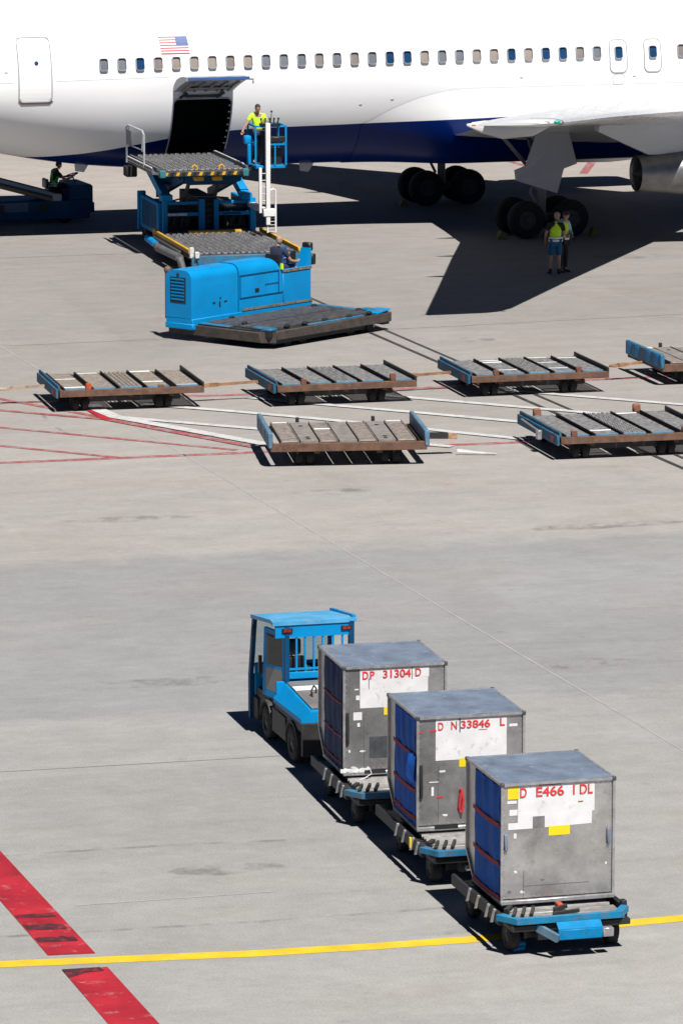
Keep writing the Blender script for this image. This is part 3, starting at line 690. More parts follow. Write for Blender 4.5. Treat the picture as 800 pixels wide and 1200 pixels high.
# ------------------------------------------------------------------ containers and their dollies
UP = {1: (.0381, 63.7093, .2386, -.40), 2: (1.0552, 60.4481, .2498, -.42), 3: (2.0885, 56.5876, .2689, 0.)}
def container(k, label):
    x, y, yaw, _ = UP[k]
    t = thing('cargo_container', label, 'cargo container', (x, y, .58), yaw, 'aluminium cargo containers on the tractor train')
    W, D, H = 1.53, 1.56, 1.60; Y1 = 1.24; ZS = .36
    body = ALU if k == 3 else ALUD
    prof = [(0, 0), (Y1, 0), (D, ZS), (D, H), (0, H)]
    e = .035
    mb = MB()   # walls except the open curtained side
    def quad(a, b, c, d, th): mb.prism([a, b, c, d], th)
    mb.box(.02, W-.02, 0.012, .03, .05, H-.03)                                   # front
    mb.prism([(W-.03, .02, .04), (W-.03, Y1, .04), (W-.03, D-.02, ZS), (W-.03, D-.02, H-.03), (W-.03, .02, H-.03)], (.018, 0, 0))
    mb.box(.02, W-.02, D-.03, D-.012, ZS, H-.03)
    mb.prism([(.02, Y1, .04), (.02, D-.012, ZS), (.02, D-.04, ZS), (.02, Y1-.03, .04)], (W-.04, 0, 0))
    mb.prism([(.012, Y1-.03, .05), (.012, D-.02, ZS+.02), (.012, D-.02, H-.04), (.012, Y1-.03, H-.04)], (.015, 0, 0))   # narrow fixed panel of the open side
    mb.build('container_body', body, t)
    mb = MB(); nx = 9; V = []
    for i in range(nx):
        for j in range(nx): V.append((.01+(W-.02)*i/(nx-1), .01+(D-.02)*j/(nx-1), H+.004+.012*noise.noise((i*.7+k*9, j*.7, 0))-(.02 if 0 < i < nx-1 and 0 < j < nx-1 else 0)*abs(noise.noise((i*.3, j*.3+k, 2)))))
    mb._add(V, [(i*nx+j, (i+1)*nx+j, (i+1)*nx+j+1, i*nx+j+1) for i in range(nx-1) for j in range(nx-1)])
    mb.build('roof_panel', ALUR, t, ang=80)
    mb = MB()   # edge rails and posts
    for a, b in (((0, 0), (W, 0)), ((0, D), (W, D)), ((0, 0), (0, D)), ((W, 0), (W, D))):
        ext = e/2
        p0, p1 = Vector((*a, H-.012)), Vector((*b, H-.012)); d = (p1-p0).normalized()
        mb.bar(p0-d*(ext if a[1] == b[1] else -ext), p1+d*(ext if a[1] == b[1] else -ext), e, e)
    for px, py in ((0, 0), (W, 0)): mb.box(px-e/2+.001, px+e/2-.001, py-e/2+.001, py+e/2-.001, .03, H-.03)
    for px in (0, W): mb.box(px-e/2+.001, px+e/2-.001, D-e/2, D+e/2-.001, ZS, H-.03); mb.bar((px, Y1-.02, .01), (px, D, ZS), e*.9, e*.9)
    mb.box(-.0, .014, Y1-.075, Y1-.03, .05, H-.04); mb.box(-.004, .014, .018, .055, .05, H-.04)
    mb.build('edge_rail', ALUE, t)
    mb = MB()
    for px in (0, W):
        for py in (0, D): mb.box(px-.026, px+.026, py-.026, py+.026, H-.04, H+.012, 0, .006)
    build_split(mb, 'corner_casting', M('dark_corner_casting', (.10, .10, .10), .5, .5), t)
    mb = MB(); mb.box(-.02, W+.02, -.03, Y1+.02, -.025, .035, 0, .01); mb.build('base_plate', ALUE, t)
    # curtain with folds
    mb = MB(); ny, nz = 22, 14; V = []
    for i in range(ny):
        for j in range(nz):
            u, v = i/(ny-1), j/(nz-1); yy = .055+(Y1-.13)*u; zz = .05+(H-.10)*v
            belly = .03*sin(PI*v*3)**2*(.5+.5*noise.noise((u*3, v*2, k)))
            V.append((-.012-.018*noise.noise((u*7+k*3, v*1.3, k*2.))-.009*sin(u*(21+5*noise.noise((k, v*1.5, 0)))+k+4*noise.noise((u*2.2, v*1.5, k)))*(.2+v*.8)-belly*.6, yy, zz))
    mb._add(V, [(i*nz+j, (i+1)*nz+j, (i+1)*nz+j+1, i*nz+j+1) for i in range(ny-1) for j in range(nz-1)])
    cu = mb.build('curtain', CURTD if k == 1 else CURT, t, ang=80)
    mb = MB()
    for z in ((1.04, .52, .07) if k == 3 else (1.05, .55, .16)):
        mb.loft([[(-.03-.012*noise.noise((i, z, k)), .03+(Y1-.08)*i/10, z+dz-.05*sin(PI*i/10)*.5) for dz in ((-.03, .03) if k > 1 else (-.014, .014))] for i in range(11)], 0, False)
    mb.build('curtain_strap', REDS, cu)
    if k == 2:
        mb = MB(); P = []
        for i in range(6):
            for j in range(8): P.append((-.045-.05*sin(PI*i/5)*sin(PI*j/7)-.02*noise.noise((i*.6, j*.6, 5)), .06+.36*i/5-.1*j/7, .66+.40*j/7))
        mb._add(P, [(i*8+j, (i+1)*8+j, (i+1)*8+j+1, i*8+j+1) for i in range(5) for j in range(7)]); mb.build('torn_flap', CURTB, cu, ang=80)
    # labels on the front face
    def dec(name, rects, mat, yo):
        for r in rects:
            mb = MB(); mb._add([(r[0], yo, r[2]), (r[1], yo, r[2]), (r[1], yo, r[3]), (r[0], yo, r[3])], [(0, 1, 2, 3)]); mb.build(name, mat, t)
    T = Matrix.Rotation(PI/2, 4, 'X')
    def letters(items, size):
        for s, xa, xb, pz in items:
            mb = MB(); text_mb(mb, s, .2, Matrix.Identity(4))
            vs = mb.bm.verts; ax, bx = min(v.co.x for v in vs), max(v.co.x for v in vs); ay, by = min(v.co.y for v in vs), max(v.co.y for v in vs)
            for v in vs: v.co = Vector((xa+(v.co.x-ax)*(xb-xa)/(bx-ax), .004-v.co.z, pz+(v.co.y-ay)*size/(by-ay)))
            mb.build('lettering', REDT, t)
    if k == 3:
        mb = MB(); mb._add([(x, .008, z) for x, z in ((.22, 1.555), (1.265, 1.56), (1.268, 1.17), (1.235, 1.165), (1.23, 1.0), (.585, .985), (.585, 1.14), (.42, 1.14), (.42, .98), (.215, .98))], [tuple(range(10))]); mb.build('placard', STICKW, t)
        letters([('D', .243, .335, 1.40), ('E466', .462, .845, 1.40), ('1', .968, .992, 1.40), ('DL', 1.06, 1.24, 1.40)], .135)
        dec('yellow_sticker', [(.075, .23, 1.39, 1.555)], STICKY, .007); dec('yellow_sticker', [(.64, .93, .87, .995)], STICKY, .0065)
        dec('paper_sticker', [(.10, .21, 1.17, 1.25), (.085, .215, .98, 1.07), (.07, .2, 1.33, 1.37), (.16, .2, .86, .93)], STICKW, .006)
        dec('repair_patch', [(.43, .58, .985, 1.13)], ALUD, .0095); dec('tape_strip', [(.5, .80, 1.548, 1.585)], M('brown_tape', (.2, .09, .05), .5), .005)
        dec('red_mark', [(1.04, 1.11, 1.295, 1.31)], REDT, .004)
        dec('smudge', [(.30, .305, .06, .36), (.3, 1.2, .205, .212)], M('dark_crease', (.12, .11, .11), .6), .009)
    elif k == 2:
        dec('placard', [(.26, 1.285, .97, 1.565)], STICKW, .008)
        letters([('D', .292, .37, 1.40), ('N', .48, .565, 1.405), ('33846', .62, 1.045, 1.41), ('L', 1.185, 1.255, 1.42)], .115)
        dec('yellow_sticker', [(.60, .80, .865, .985)], STICKY, .0065); dec('paper_sticker', [(1.32, 1.44, 1.40, 1.44), (.315, .40, .80, .83), (.20, .235, .47, .6), (.17, .3, .66, .675), (.37, .47, 1.0, 1.0)], STICKW, .006)
        dec('red_mark', [(.17, .27, 1.385, 1.41), (.02, .06, 1.37, 1.40), (.28, .37, .435, .46), (.88, 1.0, 1.375, 1.385)], REDT, .006)
        dec('dark_scratch', [(.60, .615, 1.36, 1.56)], BLUE_DARK, .004)
        mb = MB(); mb.tube([(.62, -.02, .56), (.655, -.03, .40), (.63, -.03, .22), (.60, -.02, .30), (.62, -.02, .5)], .022, 6); mb.build('net_hook', M('red_rope', (.5, .03, .03), .8), t)
        dec('fork_slot', [(.24, .58, .0, .055)], DARK, -.034)
    else:
        dec('placard', [(.24, 1.265, .975, 1.56)], STICKW, .008); dec('paper_sticker', [(1.14, 1.28, 1.40, 1.565), (.14, .27, .80, .92), (.18, .235, 1.1, 1.17), (.16, .22, 1.25, 1.27), (.2, .24, .70, .76)], STICKW, .0065)
        letters([('D', .277, .364, 1.405), ('P', .388, .458, 1.405), ('31304', .583, 1.006, 1.41), ('D', 1.07, 1.16, 1.415)], .12)
        dec('yellow_sticker', [(.60, .72, .86, .975)], STICKY, .0065); dec('dark_scratch', [(1.02, 1.028, 1.38, 1.57), (.37, .378, 1.26, 1.42)], DARK, .004)
        dec('repair_patch', [(.38, .68, .22, .54)], M('dull_patch', (.10, .11, .12), .5, .5, var=.3, vs=8), .0095)
        mb = MB(); P = []
        for i in range(14):
            for j in range(3): P.append((-.06+.45*i/13, -.025-.03*abs(noise.noise((i*.9, j, 1))), .03+.06*j/2+.03*noise.noise((i*.8, j*.5, 7))))
        mb._add(P, [(i*3+j, (i+1)*3+j, (i+1)*3+j+1, i*3+j+1) for i in range(13) for j in range(2)])
        mb.tube([(.38, -.04, .08), (.40, -.05, .0), (.30, -.05, -.06), (.2, -.06, -.08)], .008, 5); mb.build('plastic_film', WHITEM, t)
        dec('fork_slot', [(.30, .62, .0, .055)], DARK, -.034)
    rs = random.Random(40+k); gm = M('grey_scrape', (.13, .13, .13), .6)
    for i in range(9 if k < 3 else 5):
        px, pz = rs.uniform(.06, 1.45), rs.choice([rs.uniform(.08, .85), rs.uniform(.08, .5)]); w_, h_ = rs.uniform(.012, .05), rs.uniform(.008, .03)
        if .22 < px < 1.28 and pz > .84: continue
        mb = MB(); mb._add([(px+w_*cos(a)*(1+.4*rs.uniform(-1, 1)), .0095, pz+h_*sin(a)*(1+.4*rs.uniform(-1, 1))) for a in [2*PI*q/7 for q in range(7)]], [tuple(range(7))]); mb.build('scuff_mark', STICKW if i % 3 else gm, t)
    mb = MB(); mb.box(.30, .306, .006, .0115, .10, .42 if k == 3 else .9); mb.build('sheet_seam', M('dark_sheet_seam', (.16, .16, .16), .5, .4), t)  # thin dark grey strip along the sheet joint
    # handles and rivets
    for hx in (.05, 1.46):
        mb = MB(); mb.box(hx-.022, hx+.022, -.03, .012, .70 if k == 3 else .45, .93, 0, .012); mb.build('handle', M('grey_blue_handle', (.16, .19, .26), .45) if k == 3 else DARK, t)
    mb = MB()
    for i in range(22):
        for z in (.065, H-.06): mb.ball((.04+i*(W-.08)/21, .010, z), .009, 0, 6, 4, (1, .6, 1))
    for i in range(18):
        for px in (.035, W-.035): mb.ball((px, .010, .1+i*(H-.2)/17), .009, 0, 6, 4, (1, .6, 1))
    mb.build('rivet_row', ALUE, t)
    return t

def container_dolly(k, label):
    x, y, yaw, s = UP[k]
    t = thing('container_dolly', label, 'baggage dolly', (x, y, 0), yaw, 'container dollies of the tractor train')
    Y0 = -.70+s; Y1 = 2.05+s
    if k == 2: Y1 = 2.0
    if k == 1: Y1 = 1.75
    mb = MB(); mb.box(-.06, 1.56, Y0+.06, Y1-.3, .36, .44, 0, .01)
    for yy in (Y0+.5, (Y0+Y1)/2, Y1-.4): mb.box(0, 1.5, yy-.05, yy+.05, .27, .36)
    for xx in (.45, 1.05): mb.box(xx-.05, xx+.05, Y0+.1, Y1-.3, .28, .36)
    mb.build('chassis', DARK, t)
    mb = MB()      # roller deck strips seen in front of the container
    nst = 4; yy0 = Y0+.07; 
    for i in range(nst): mb.box(.02, 1.48, yy0+i*.115, yy0+i*.115+.105, .445, .505+.004*(i % 2), 0, .008)
    for i in range(14): mb.cyl((.05, yy0+.55+i*.12, .49), (1.45, yy0+.55+i*.12, .49), .032, n=8)
    mb.build('roller_deck', STEEL, t)
    mb = MB(); pts = [(-.20, Y0+.29), (-.01, Y0), (1.42, Y0), (1.60, Y0+.26)]
    for a, b in zip(pts, pts[1:]):
        mb.prism([(*a, .475), (*b, .475), (*b, .545), (*a, .545)], Vector((0, .045, 0)) if a[1] == b[1] else Vector((.03, .03, 0)) if a[0] < .5 else Vector((-.03, .03, 0)))
        mb.prism([(a[0], a[1]+.002, .546), (b[0], b[1]+.002, .546), (b[0]-(.08 if b[0] > 1 else -.08), b[1]+.07, .549), (a[0]+(.08 if a[0] < .5 else -.08), a[1]+.07, .549)], (0, 0, .006))
    mb.build('front_beam', BLUE_WORN if k != 3 else M('chipped_blue_beam_paint', (.008, .19, .36), .5, var=.15, vs=4, dirt=(.12, .14, .15), damt=.7, ds=12, dth=.5, spec=.2), t)
    mb = MB(); mb.box(-.17, -.10, Y0+.3, Y1-.34, .40, .555, 0, .01); mb.box(1.53, 1.60, Y0+.3, Y1-.34, .40, .555, 0, .01)
    mb.box(1.53, 1.60, Y0+.32, Y0+.42, .5, .61, 0, .01); mb.build('side_rail', DARK, t)
    mb = MB()      # folding stops on the open side, dirty white
    for yy in (Y0+.52, Y0+.78, Y0+1.22, Y0+1.6):
        mb = MB(); mb.prism([(-.19, yy, .39), (-.19, yy+.08, .37), (-.172, yy, .57), (-.172, yy-.08, .58)], (.018, 0, 0)); mb.build('folding_stop', PLATE, t)
    if k == 2:
        mb = MB(); mb.box(-.2, -.172, Y0+.78, Y0+.84, .42, .56); mb.build('yellow_tab', STICKY, t)
    mb = MB()
    for xx in (-.02, .1, .22): mb.bar((xx, Y0+.12, .56), (xx+.1, Y0+.34, .60), .04, .05)
    mb.bar((.55, Y0+.22, .53), (.9, Y0+.20, .56), .05, .04); mb.bar((.62, Y0+.4, .53), (.8, Y0+.42, .57), .05, .05); mb.bar((-.05, Y0+.36, .57), (.06, Y0+.5, .58), .06, .05)
    build_split(mb, 'latch', DARK, t)
    mb = MB(); mb.box(.68, .76, Y0+.42, Y0+.56, .53, .60, 0, .01); mb.build('orange_latch', ORANGE, t)
    for wx in (.07, 1.43):
        for wy in (-.2+s, 1.48+s):
            mb = MB(); wheel_mb(mb, (wx, wy, .20), .20, .15, (1, 0, 0)); w = mb.build('wheel', [RUB, M('dirty_rim', (.10, .10, .10), .6) if wx > 0 else HUB], t)
    for wy in (-.2+s, 1.48+s):
        mb = MB(); mb.cyl((.0, wy, .2), (1.5, wy, .2), .035); mb.box(.2, 1.3, wy-.06, wy+.06, .17, .26); [mb.box(xx, xx+.05, wy-.2, wy+.2, .2, .36) for xx in (.18, 1.27)]
        mb.build('axle', DARK, t)
    mb = MB(); mb.box(.62, .72, Y0-.02, Y0+.4, .3, .42); mb.box(.85, .95, Y0-.02, Y0+.4, .3, .42); mb.box(.36, .5, Y0+.25, Y0+.38, .18, .34); mb.box(1.08, 1.2, Y0+.25, Y0+.38, .18, .34); build_split(mb, 'spring_box', HUB, t)
    if k == 3:
        mb = MB(); mb.prism([(.52, -.80, .385), (1.12, -.80, .385), (1.12, -.70, .46), (.52, -.70, .46)], (0, -.012, .02)); mb.box(.52, 1.12, -.82, -.79, .26, .40, 0, .012); mb.build('folded_towbar_flap', M('scratched_blue_flap_paint', (.0, .19, .42), .5, var=.2, vs=5, dirt=(.10, .13, .15), damt=.7, ds=11, dth=.54, spec=.2), t)
        mb = MB(); mb.bar((.3, -.62, .40), (.5, -.86, .30), .06, .10); mb.build('flap_arm', BLUE_PALE, t)
        mb = MB(); mb.box(1.13, 1.28, -.8, -.7, .26, .38, 0, .01); mb.build('coupling_block', ALUE, t)
    elif k == 2:
        mb = MB(); mb.box(.42, .72, Y0+.12, Y0+.2, .22, .38, 0, .01); mb.build('number_plate', ALUE, t)
    # towbar to the vehicle ahead
    mb = MB(); L1 = {3: 2.72, 2: 2.2, 1: 2.35}[k]
    mb.bar((.35, Y1-.1, .33), (.76, L1, .35), .07, .07); mb.bar((1.17, Y1-.1, .33), (.76, L1, .35), .07, .07); mb.bar((.76, L1-.2, .35), (.76, L1+.15, .35), .09, .08)
    mb.build('towbar', DARK, t)
    return t
container_dolly(3, 'dolly with chipped blue front beam and folded blue flap under the nearest container')
container_dolly(2, 'middle dolly of the train with a small grey plate below its blue beam')
container_dolly(1, 'dolly coupled directly behind the blue tractor')
container(3, 'aluminium container lettered E466, nearest and cleanest, blue curtain with red straps')
container(2, 'scuffed container lettered 33846 with a bright torn blue flap in its curtain')
container(1, 'dull dark container lettered 31304, right behind the tractor')

# ------------------------------------------------------------------ tow tractor
TR = thing('tow_tractor', 'blue tow tractor with barred rear cab and low flat bed pulling three containers', 'tow tractor', (-.747, 66.914, 0), .2645)
mb = MB()
mb.box(.06, 1.24, -.62, 2.62, .24, .60, 0, .02); mb.box(.0, 1.30, -.58, 1.1, .58, .718); mb.box(-.02, 1.32, -.66, -.585, .22, .74, 0, .01); mb.box(-.02, .08, .38, 1.22, .22, .62, 0, .02); mb.box(1.22, 1.32, .38, 1.22, .22, .62, 0, .02)
mb.box(.02, 1.28, 2.3, 2.65, .14, .5, 0, .02)
mb.build('chassis', M('oily_dark_chassis', (.028, .026, .024), .6, var=.4, dirt=(.16, .14, .12), damt=.7, ds=14, dth=.6), TR)
mb = MB()   # bed with sloping sides
mb.loft([[(x0, -.60, z0), (x1, -.60, z0), (x1, 1.12, z1), (x0, 1.12, z1)] for x0, x1, z0, z1 in ((-.02, 1.32, .72, .70), (-.02, 1.32, .80, .76), (.14, 1.16, .90, 1.0))], 0, True, True)
mb.box(.02, 1.26, 1.06, 1.14, .6, 1.02, 0, .01)
bed = mb.build('rear_bed', BLUE, TR)
mb = MB(); mb.prism([(.18, -.45, .922), (1.12, -.45, .922), (1.12, 1.08, 1.006), (.18, 1.08, 1.006)], (0, 0, .012)); mb.build('bed_mat', M('grey_bed_mat', (.16, .155, .15), .8, var=.2), bed)
mb = MB(); mb.prism([(.18, .52, .992), (1.12, .52, .992), (1.12, .74, 1.004), (.18, .74, 1.004)], (0, 0, .01)); mb.build('white_board', WHITEM, bed)
for hx, hy in ((.36, .15), (.72, -.05)):
    mb = MB(); mb.tube([(hx, hy, .93), (hx-.02, hy+.02, 1.06), (hx+.04, hy+.1, 1.12), (hx+.1, hy+.18, 1.06), (hx+.1, hy+.2, .95)], .013, 6); mb.build('grab_handle', BLACKP, bed)
mb = MB(); mb.tube([(.42, -.66, .70), (.46, -.69, .8), (.52, -.68, .74)], .012, 5); mb.build('cable', BLACKP, TR)
# cab
mb = MB()
ROOFZ = 2.0
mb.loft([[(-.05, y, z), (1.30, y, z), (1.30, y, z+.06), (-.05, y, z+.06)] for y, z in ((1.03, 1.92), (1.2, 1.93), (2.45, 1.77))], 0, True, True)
mb.build('cab_roof', M('sunlit_pale_blue_roof', (.07, .33, .58), .5, var=.15, dirt=(.2, .34, .44), damt=.6, ds=5, dth=.5), TR)  # paler than the body blue: sunlight on the roof painted into its colour
mb = MB(); mb.bar((1.26, 1.06, 2.005), (1.26, 2.4, 1.85), .06, .05); mb.build('roof_rail', BLUE, TR)
mb = MB(); mb.box(.0, 1.25, 1.05, 1.10, 1.72, 1.93); mb.build('rear_header', BLUE, TR)
for lx in (.10, 1.05):
    mb = MB(); mb.box(lx, lx+.17, 1.025, 1.05, 1.80, 1.87, 0, .005); h = mb.build('tail_lamp', BLACKP, TR)
    for q in (.045, .11):
        mb = MB(); mb.box(lx+q-.02, lx+q+.035, 1.018, 1.026, 1.815, 1.855); mb.build('lens', LAMPR, h)
mb = MB()
for bx in (.20, .34, .48, .62, .76, .92, 1.08): mb.box(bx-.015, bx+.015, 1.06, 1.09, 1.16, 1.745)
mb.box(.16, 1.2, 1.045, 1.105, 1.06, 1.17, 0, .008); mb.box(.16, 1.2, 1.05, 1.10, 1.20, 1.225); mb.build('rear_guard', BLUE, TR)
mb = MB()
mb.box(1.18, 1.26, 1.03, 1.12, .9, 1.94); mb.box(1.2, 1.28, 2.32, 2.42, .9, 1.78); mb.prism([(-.03, 2.33, 1.79), (-.03, 2.45, 1.77), (-.03, 2.70, .80), (-.03, 2.70, .12), (-.03, 2.58, .12), (-.03, 2.58, .80)], (.06, 0, 0)); mb.box(.15, .22, 1.04, 1.11, 1.0, 1.94)
mb.box(1.2, 1.28, 1.1, 2.4, .6, 1.02); build_split(mb, 'cab_pillar', BLUE_DARK, TR)
mb = MB(); mb.box(.04, 1.28, 2.52, 2.58, .5, 1.02, 0, .01); mb.box(1.24, 1.3, 2.42, 2.68, .12, .92, 0, .01); mb.box(-.02, 1.3, 2.66, 2.72, .2, .82, 0, .02); mb.build('front_panel', BLUE, TR)
mb = MB(); mb.prism([(.04, 2.40, 1.78), (1.22, 2.40, 1.78), (1.22, 2.54, 1.02), (.04, 2.54, 1.02)], (0, .012, 0)); mb.build('windscreen', GLASS, TR)
# side door: canted inwards at the rear
def dpt(u, z): return Vector((-.02+.19*u, 1.70-.64*u, z))
mb = MB()
O = [dpt(0, 1.78), dpt(1, 1.76), dpt(1.02, 1.02), dpt(.72, .66), dpt(-.08, .70)]
I = [dpt(.10, 1.70), dpt(.88, 1.68), dpt(.88, 1.24), dpt(.10, 1.20)]
nrm = Vector((-.64, -.19, 0)).normalized()*-.045
def frame(mb, q):  # quad strip between outline pieces
    mb.prism(q, nrm)
frame(mb, [dpt(0, 1.78), dpt(1, 1.76), dpt(.82, 1.69), dpt(.10, 1.70)]); frame(mb, [dpt(1, 1.76), dpt(1.02, 1.02), dpt(.82, 1.0), dpt(.82, 1.69)])
frame(mb, [dpt(-.08, .70), dpt(0, 1.78), dpt(.10, 1.70), dpt(.08, .80)]); frame(mb, [dpt(1.02, 1.02), dpt(.72, .66), dpt(.66, .80), dpt(.82, 1.0)]); frame(mb, [dpt(.72, .66), dpt(-.08, .70), dpt(.08, .80), dpt(.66, .80)])
frame(mb, [dpt(.08, 1.20), dpt(.82, 1.22), dpt(.82, 1.17), dpt(.08, 1.15)])
dr = mb.build('cab_door', BLUE, TR)
mb = MB(); mb.prism([dpt(.1, 1.70), dpt(.82, 1.69), dpt(.82, 1.22), dpt(.08, 1.20)], nrm*.3); mb.build('window', GLASS, dr)
mb = MB(); mb.prism([dpt(.08, 1.15), dpt(.82, 1.17), dpt(.82, 1.0), dpt(.66, .80), dpt(.08, .80)], nrm*.3); mb.build('lower_panel', M('grey_door_panel', (.20, .19, .18), .35), dr)
mb = MB(); mb.bar((-.06, 1.8, 1.02), (-.06, 1.8, 1.3), .05, .06); mb.build('mirror', BLACKP, TR)
mb = MB(); mb.tube([(-.0, 2.33, 1.72), (-.06, 2.3, 1.66), (-.06, 2.3, 1.52), (-.01, 2.33, 1.48)], .012, 5); mb.build('mirror_arm', BLACKP, TR)
mb = MB(); mb.box(.12, .55, 1.28, 1.75, .74, .86, 0, .03); mb.box(.14, .53, 1.22, 1.33, .86, 1.38, 0, .04); mb.box(.22, .46, 1.22, 1.30, 1.40, 1.66, 0, .04); mb.box(.68, 1.1, 1.28, 1.75, .74, .86, 0, .03); mb.build('driver_seat', BLACKP, TR)
mb = MB(); mb.box(.1, 1.2, 2.1, 2.38, .8, 1.06, 0, .03); mb.build('dashboard', BLACKP, TR)
mb = MB(); cpt = Vector((.36, 2.02, 1.14)); mb.tube([cpt+Vector((.18*cos(a), .07*sin(a), .15*sin(a))) for a in [2*PI*i/18 for i in range(18)]], .014, 5, 0, True); mb.bar(cpt, (.36, 2.2, .98), .03, .03); mb.build('steering_wheel', BLACKP, TR)
mb = MB(); mb.box(.05, 1.25, 1.1, 2.4, .6, .66); mb.build('cab_floor', DARK, TR)
for wx in (.07, 1.24):
    for wy, r in ((0., .29), (1.6, .27)):
        mb = MB(); wheel_mb(mb, (wx, wy, r), r, .19, (1, 0, 0)); mb.build('wheel', [RUB, M('grimy_rim', (.05, .05, .05), .6)], TR)
mb = MB(); 
for wx0 in (-.03, 1.13):
    for wy, r in ((0., .36), (1.6, .34)):
        mb.loft([[(wx0, wy+r*cos(a), .26+r*sin(a)), (wx0+.2, wy+r*cos(a), .26+r*sin(a)), (wx0+.2, wy+(r+.03)*cos(a), .26+(r+.03)*sin(a)), (wx0, wy+(r+.03)*cos(a), .26+(r+.03)*sin(a))] for a in [PI*(.05+.9*i/8) for i in range(9)]], 0, True, True)
build_split(mb, 'wheel_arch', M('dirty_wheel_arch', (.05, .048, .045), .7, var=.4, vs=9), TR)
def in_tr(x, y, z): 
    c, s_ = cos(.2645), sin(.2645); return (-.747+c*x-s_*y, 66.914+s_*x+c*y, z)
mb = MB(); mb.box(-.34, .34, -.13, .13, 0, .20, 0, .006); mb.box(-.34, .34, -.012, .012, .2, .203); o = mb.build('cardboard_box', CARD, None, None, 38, in_tr(.72, 1.32, 1.06+.10-.30+.0), .2645); tag(o, 'brown cardboard box behind the bars of the tractor cab', 'box')
mb = MB(); mb.ball((0, 0, .08), .1, 0, 12, 8, (1.5, .9, .9)); o = mb.build('canvas_bag', GREENC, None, None, 60, in_tr(.50, 1.34, 1.06), .26); tag(o, 'dark green canvas bag lying on the box in the tractor cab', 'bag')

# ------------------------------------------------------------------ empty pallet dollies
def roller_dolly(label, loc, yaw, W, D, rust=False, stops=((.18, .1), (.72, .1)), light=()):
    """low dolly: rusty frame, five roller beds running front to back, raised blue edge on the left"""
    t = thing('pallet_dolly', label, 'cargo dolly', loc, yaw, 'empty pallet dollies parked on the apron')
    mb = MB(); mb.box(0, W, 0, .10, .36, .515, 0, .008); mb.box(0, W, D-.08, D, .36, .50, 0, .008); mb.box(W-.07, W, .1, D-.08, .38, .50); mb.box(.03, .1, .1, D-.08, .38, .50)
    for q in (.22, .5, .78): mb.box(W*q-.05, W*q+.05, .1, D-.08, .30, .40)
    mb.build('frame', RUST, t)
    mb = MB(); mb.box(.42, W*.225, .12, D-.1, .40, .435) if False else None
    xs = [.14, .80, 1.42, 2.05, 2.73]; ws = .50
    for a, b in zip(xs, xs[1:]):
        mb.box(a+ws+.05, b-.05, .11, .6, .40, .435) if not rust else mb.box(a+ws+.05, b-.05, .11, D-.3, .40, .435)
    if rust: mb.build('plywood_floor', RUSTP, t)
    else: mb.build('gap_plate', RUST, t)
    for i, a in enumerate(xs):
        a2 = min(a+ws, W-.10)
        mb = MB(); mb.box(a-.035, a-.005, .06, D-.05, .42, .56); mb.box(a2+.005, a2+.03, .06, D-.05, .42, .53); mb.build('channel', DARK, t)
        mb = MB()
        if i == 2:
            for j in range(int((D-.2)/.105)):
                for q in range(5): mb.cyl((a+.04+q*.1, .12+j*.105+(q % 2)*.05, .525), (a+.09+q*.1, .12+j*.105+(q % 2)*.05, .525), .04, n=8)
            mb.box(a, a2, .07, D*.4, .45, .50)
        else:
            for j in range(int((D-.16)/.10)): mb.cyl((a, .11+j*.10, .51), (a2, .11+j*.10, .51), .036, n=8)
            if i == 0: mb.box(a, a2, .07, D-.07, .44, .475)
        rb = mb.build('roller_bed', ROLL if rust else ROLLB, t)
        mb = MB(); mb.box(a, a2, .055, .16, .50, .548, 0, .008); mb.build('end_plate', BLUE_PALE, rb)
        if i in [l[0] for l in light]:
            mb = MB()
            for l in light:
                if l[0] == i: mb.cyl((a+.01, l[1]*D, .513), (a2-.01, l[1]*D, .513), .041, n=8)
            mb.build('bright_roller', M('bright_roller', (.74, .74, .74), .35, .2), rb)
    mb = MB(); mb.box(-.04, .01, .0, D+.05, .52, .63, 0, .008); mb.box(-.09, -.03, .0, D+.05, .34, .56, 0, .008); mb.build('raised_edge', M('shade_darkened_blue_edge', (.012, .10, .19), .6, var=.3, vs=5, dirt=(.12, .11, .10), damt=.8, ds=6, dth=.48, spec=.2), t)  # blue darkened to paint in the shade on the left side, plus dirt
    mb = MB(); mb.box(-.1, -.09, .25, .45, .38, .5); mb.build('red_reflector', ORANGE, t)
    mb = MB(); mb.box(W-.05, W, .0, D+.05, .5, .61, 0, .006); mb.box(W-.05, W-.015, D+.0, D+.04, .5, .62); mb.build('edge_rail', DARK, t)
    for q, h in stops:
        mb = MB(); mb.box(W*q-.06, W*q+.07, .02, .12, .51, .54+h, 0, .01); mb.build('stop_block', ORANGE if q < .5 and rust else M('rusty_stop', (.15, .055, .035), .8, var=.3, vs=9), t)
    for wx in (.52, 2.45):
        for wy in (.35, D-.35):
            mb = MB()
            for s in (-.11, .11): wheel_mb(mb, (wx+s, wy, .17), .17, .15, (1, 0, 0))
            mb.box(wx-.22, wx+.22, wy-.06, wy+.06, .14, .36, 0); mb.build('wheel', [RUB, HUB], t)
    for wy in (.35, D-.35):
        mb = MB(); mb.box(.3, W-.5, wy-.05, wy+.05, .2, .3); mb.build('axle', DARK, t)
    return t
def towbar(t, p0, p1, mats=RUSTY_BAR, eye=True):
    mb = MB(); p0, p1 = Vector(p0), Vector(p1); mb.bar(p0, p1, .065, .06); d = (p1-p0).normalized()
    mb.bar(p0+(p1-p0)*.66, p1-d*.05, .10, .085)
    if eye: mb.tube([p1+Vector((.09*cos(a), .09*sin(a), 0))+d*.08 for a in [2*PI*i/12 for i in range(12)]], .025, 6, 0, True)
    return mb.build('towbar', mats, t)
GR = 'empty pallet dollies parked on the apron'
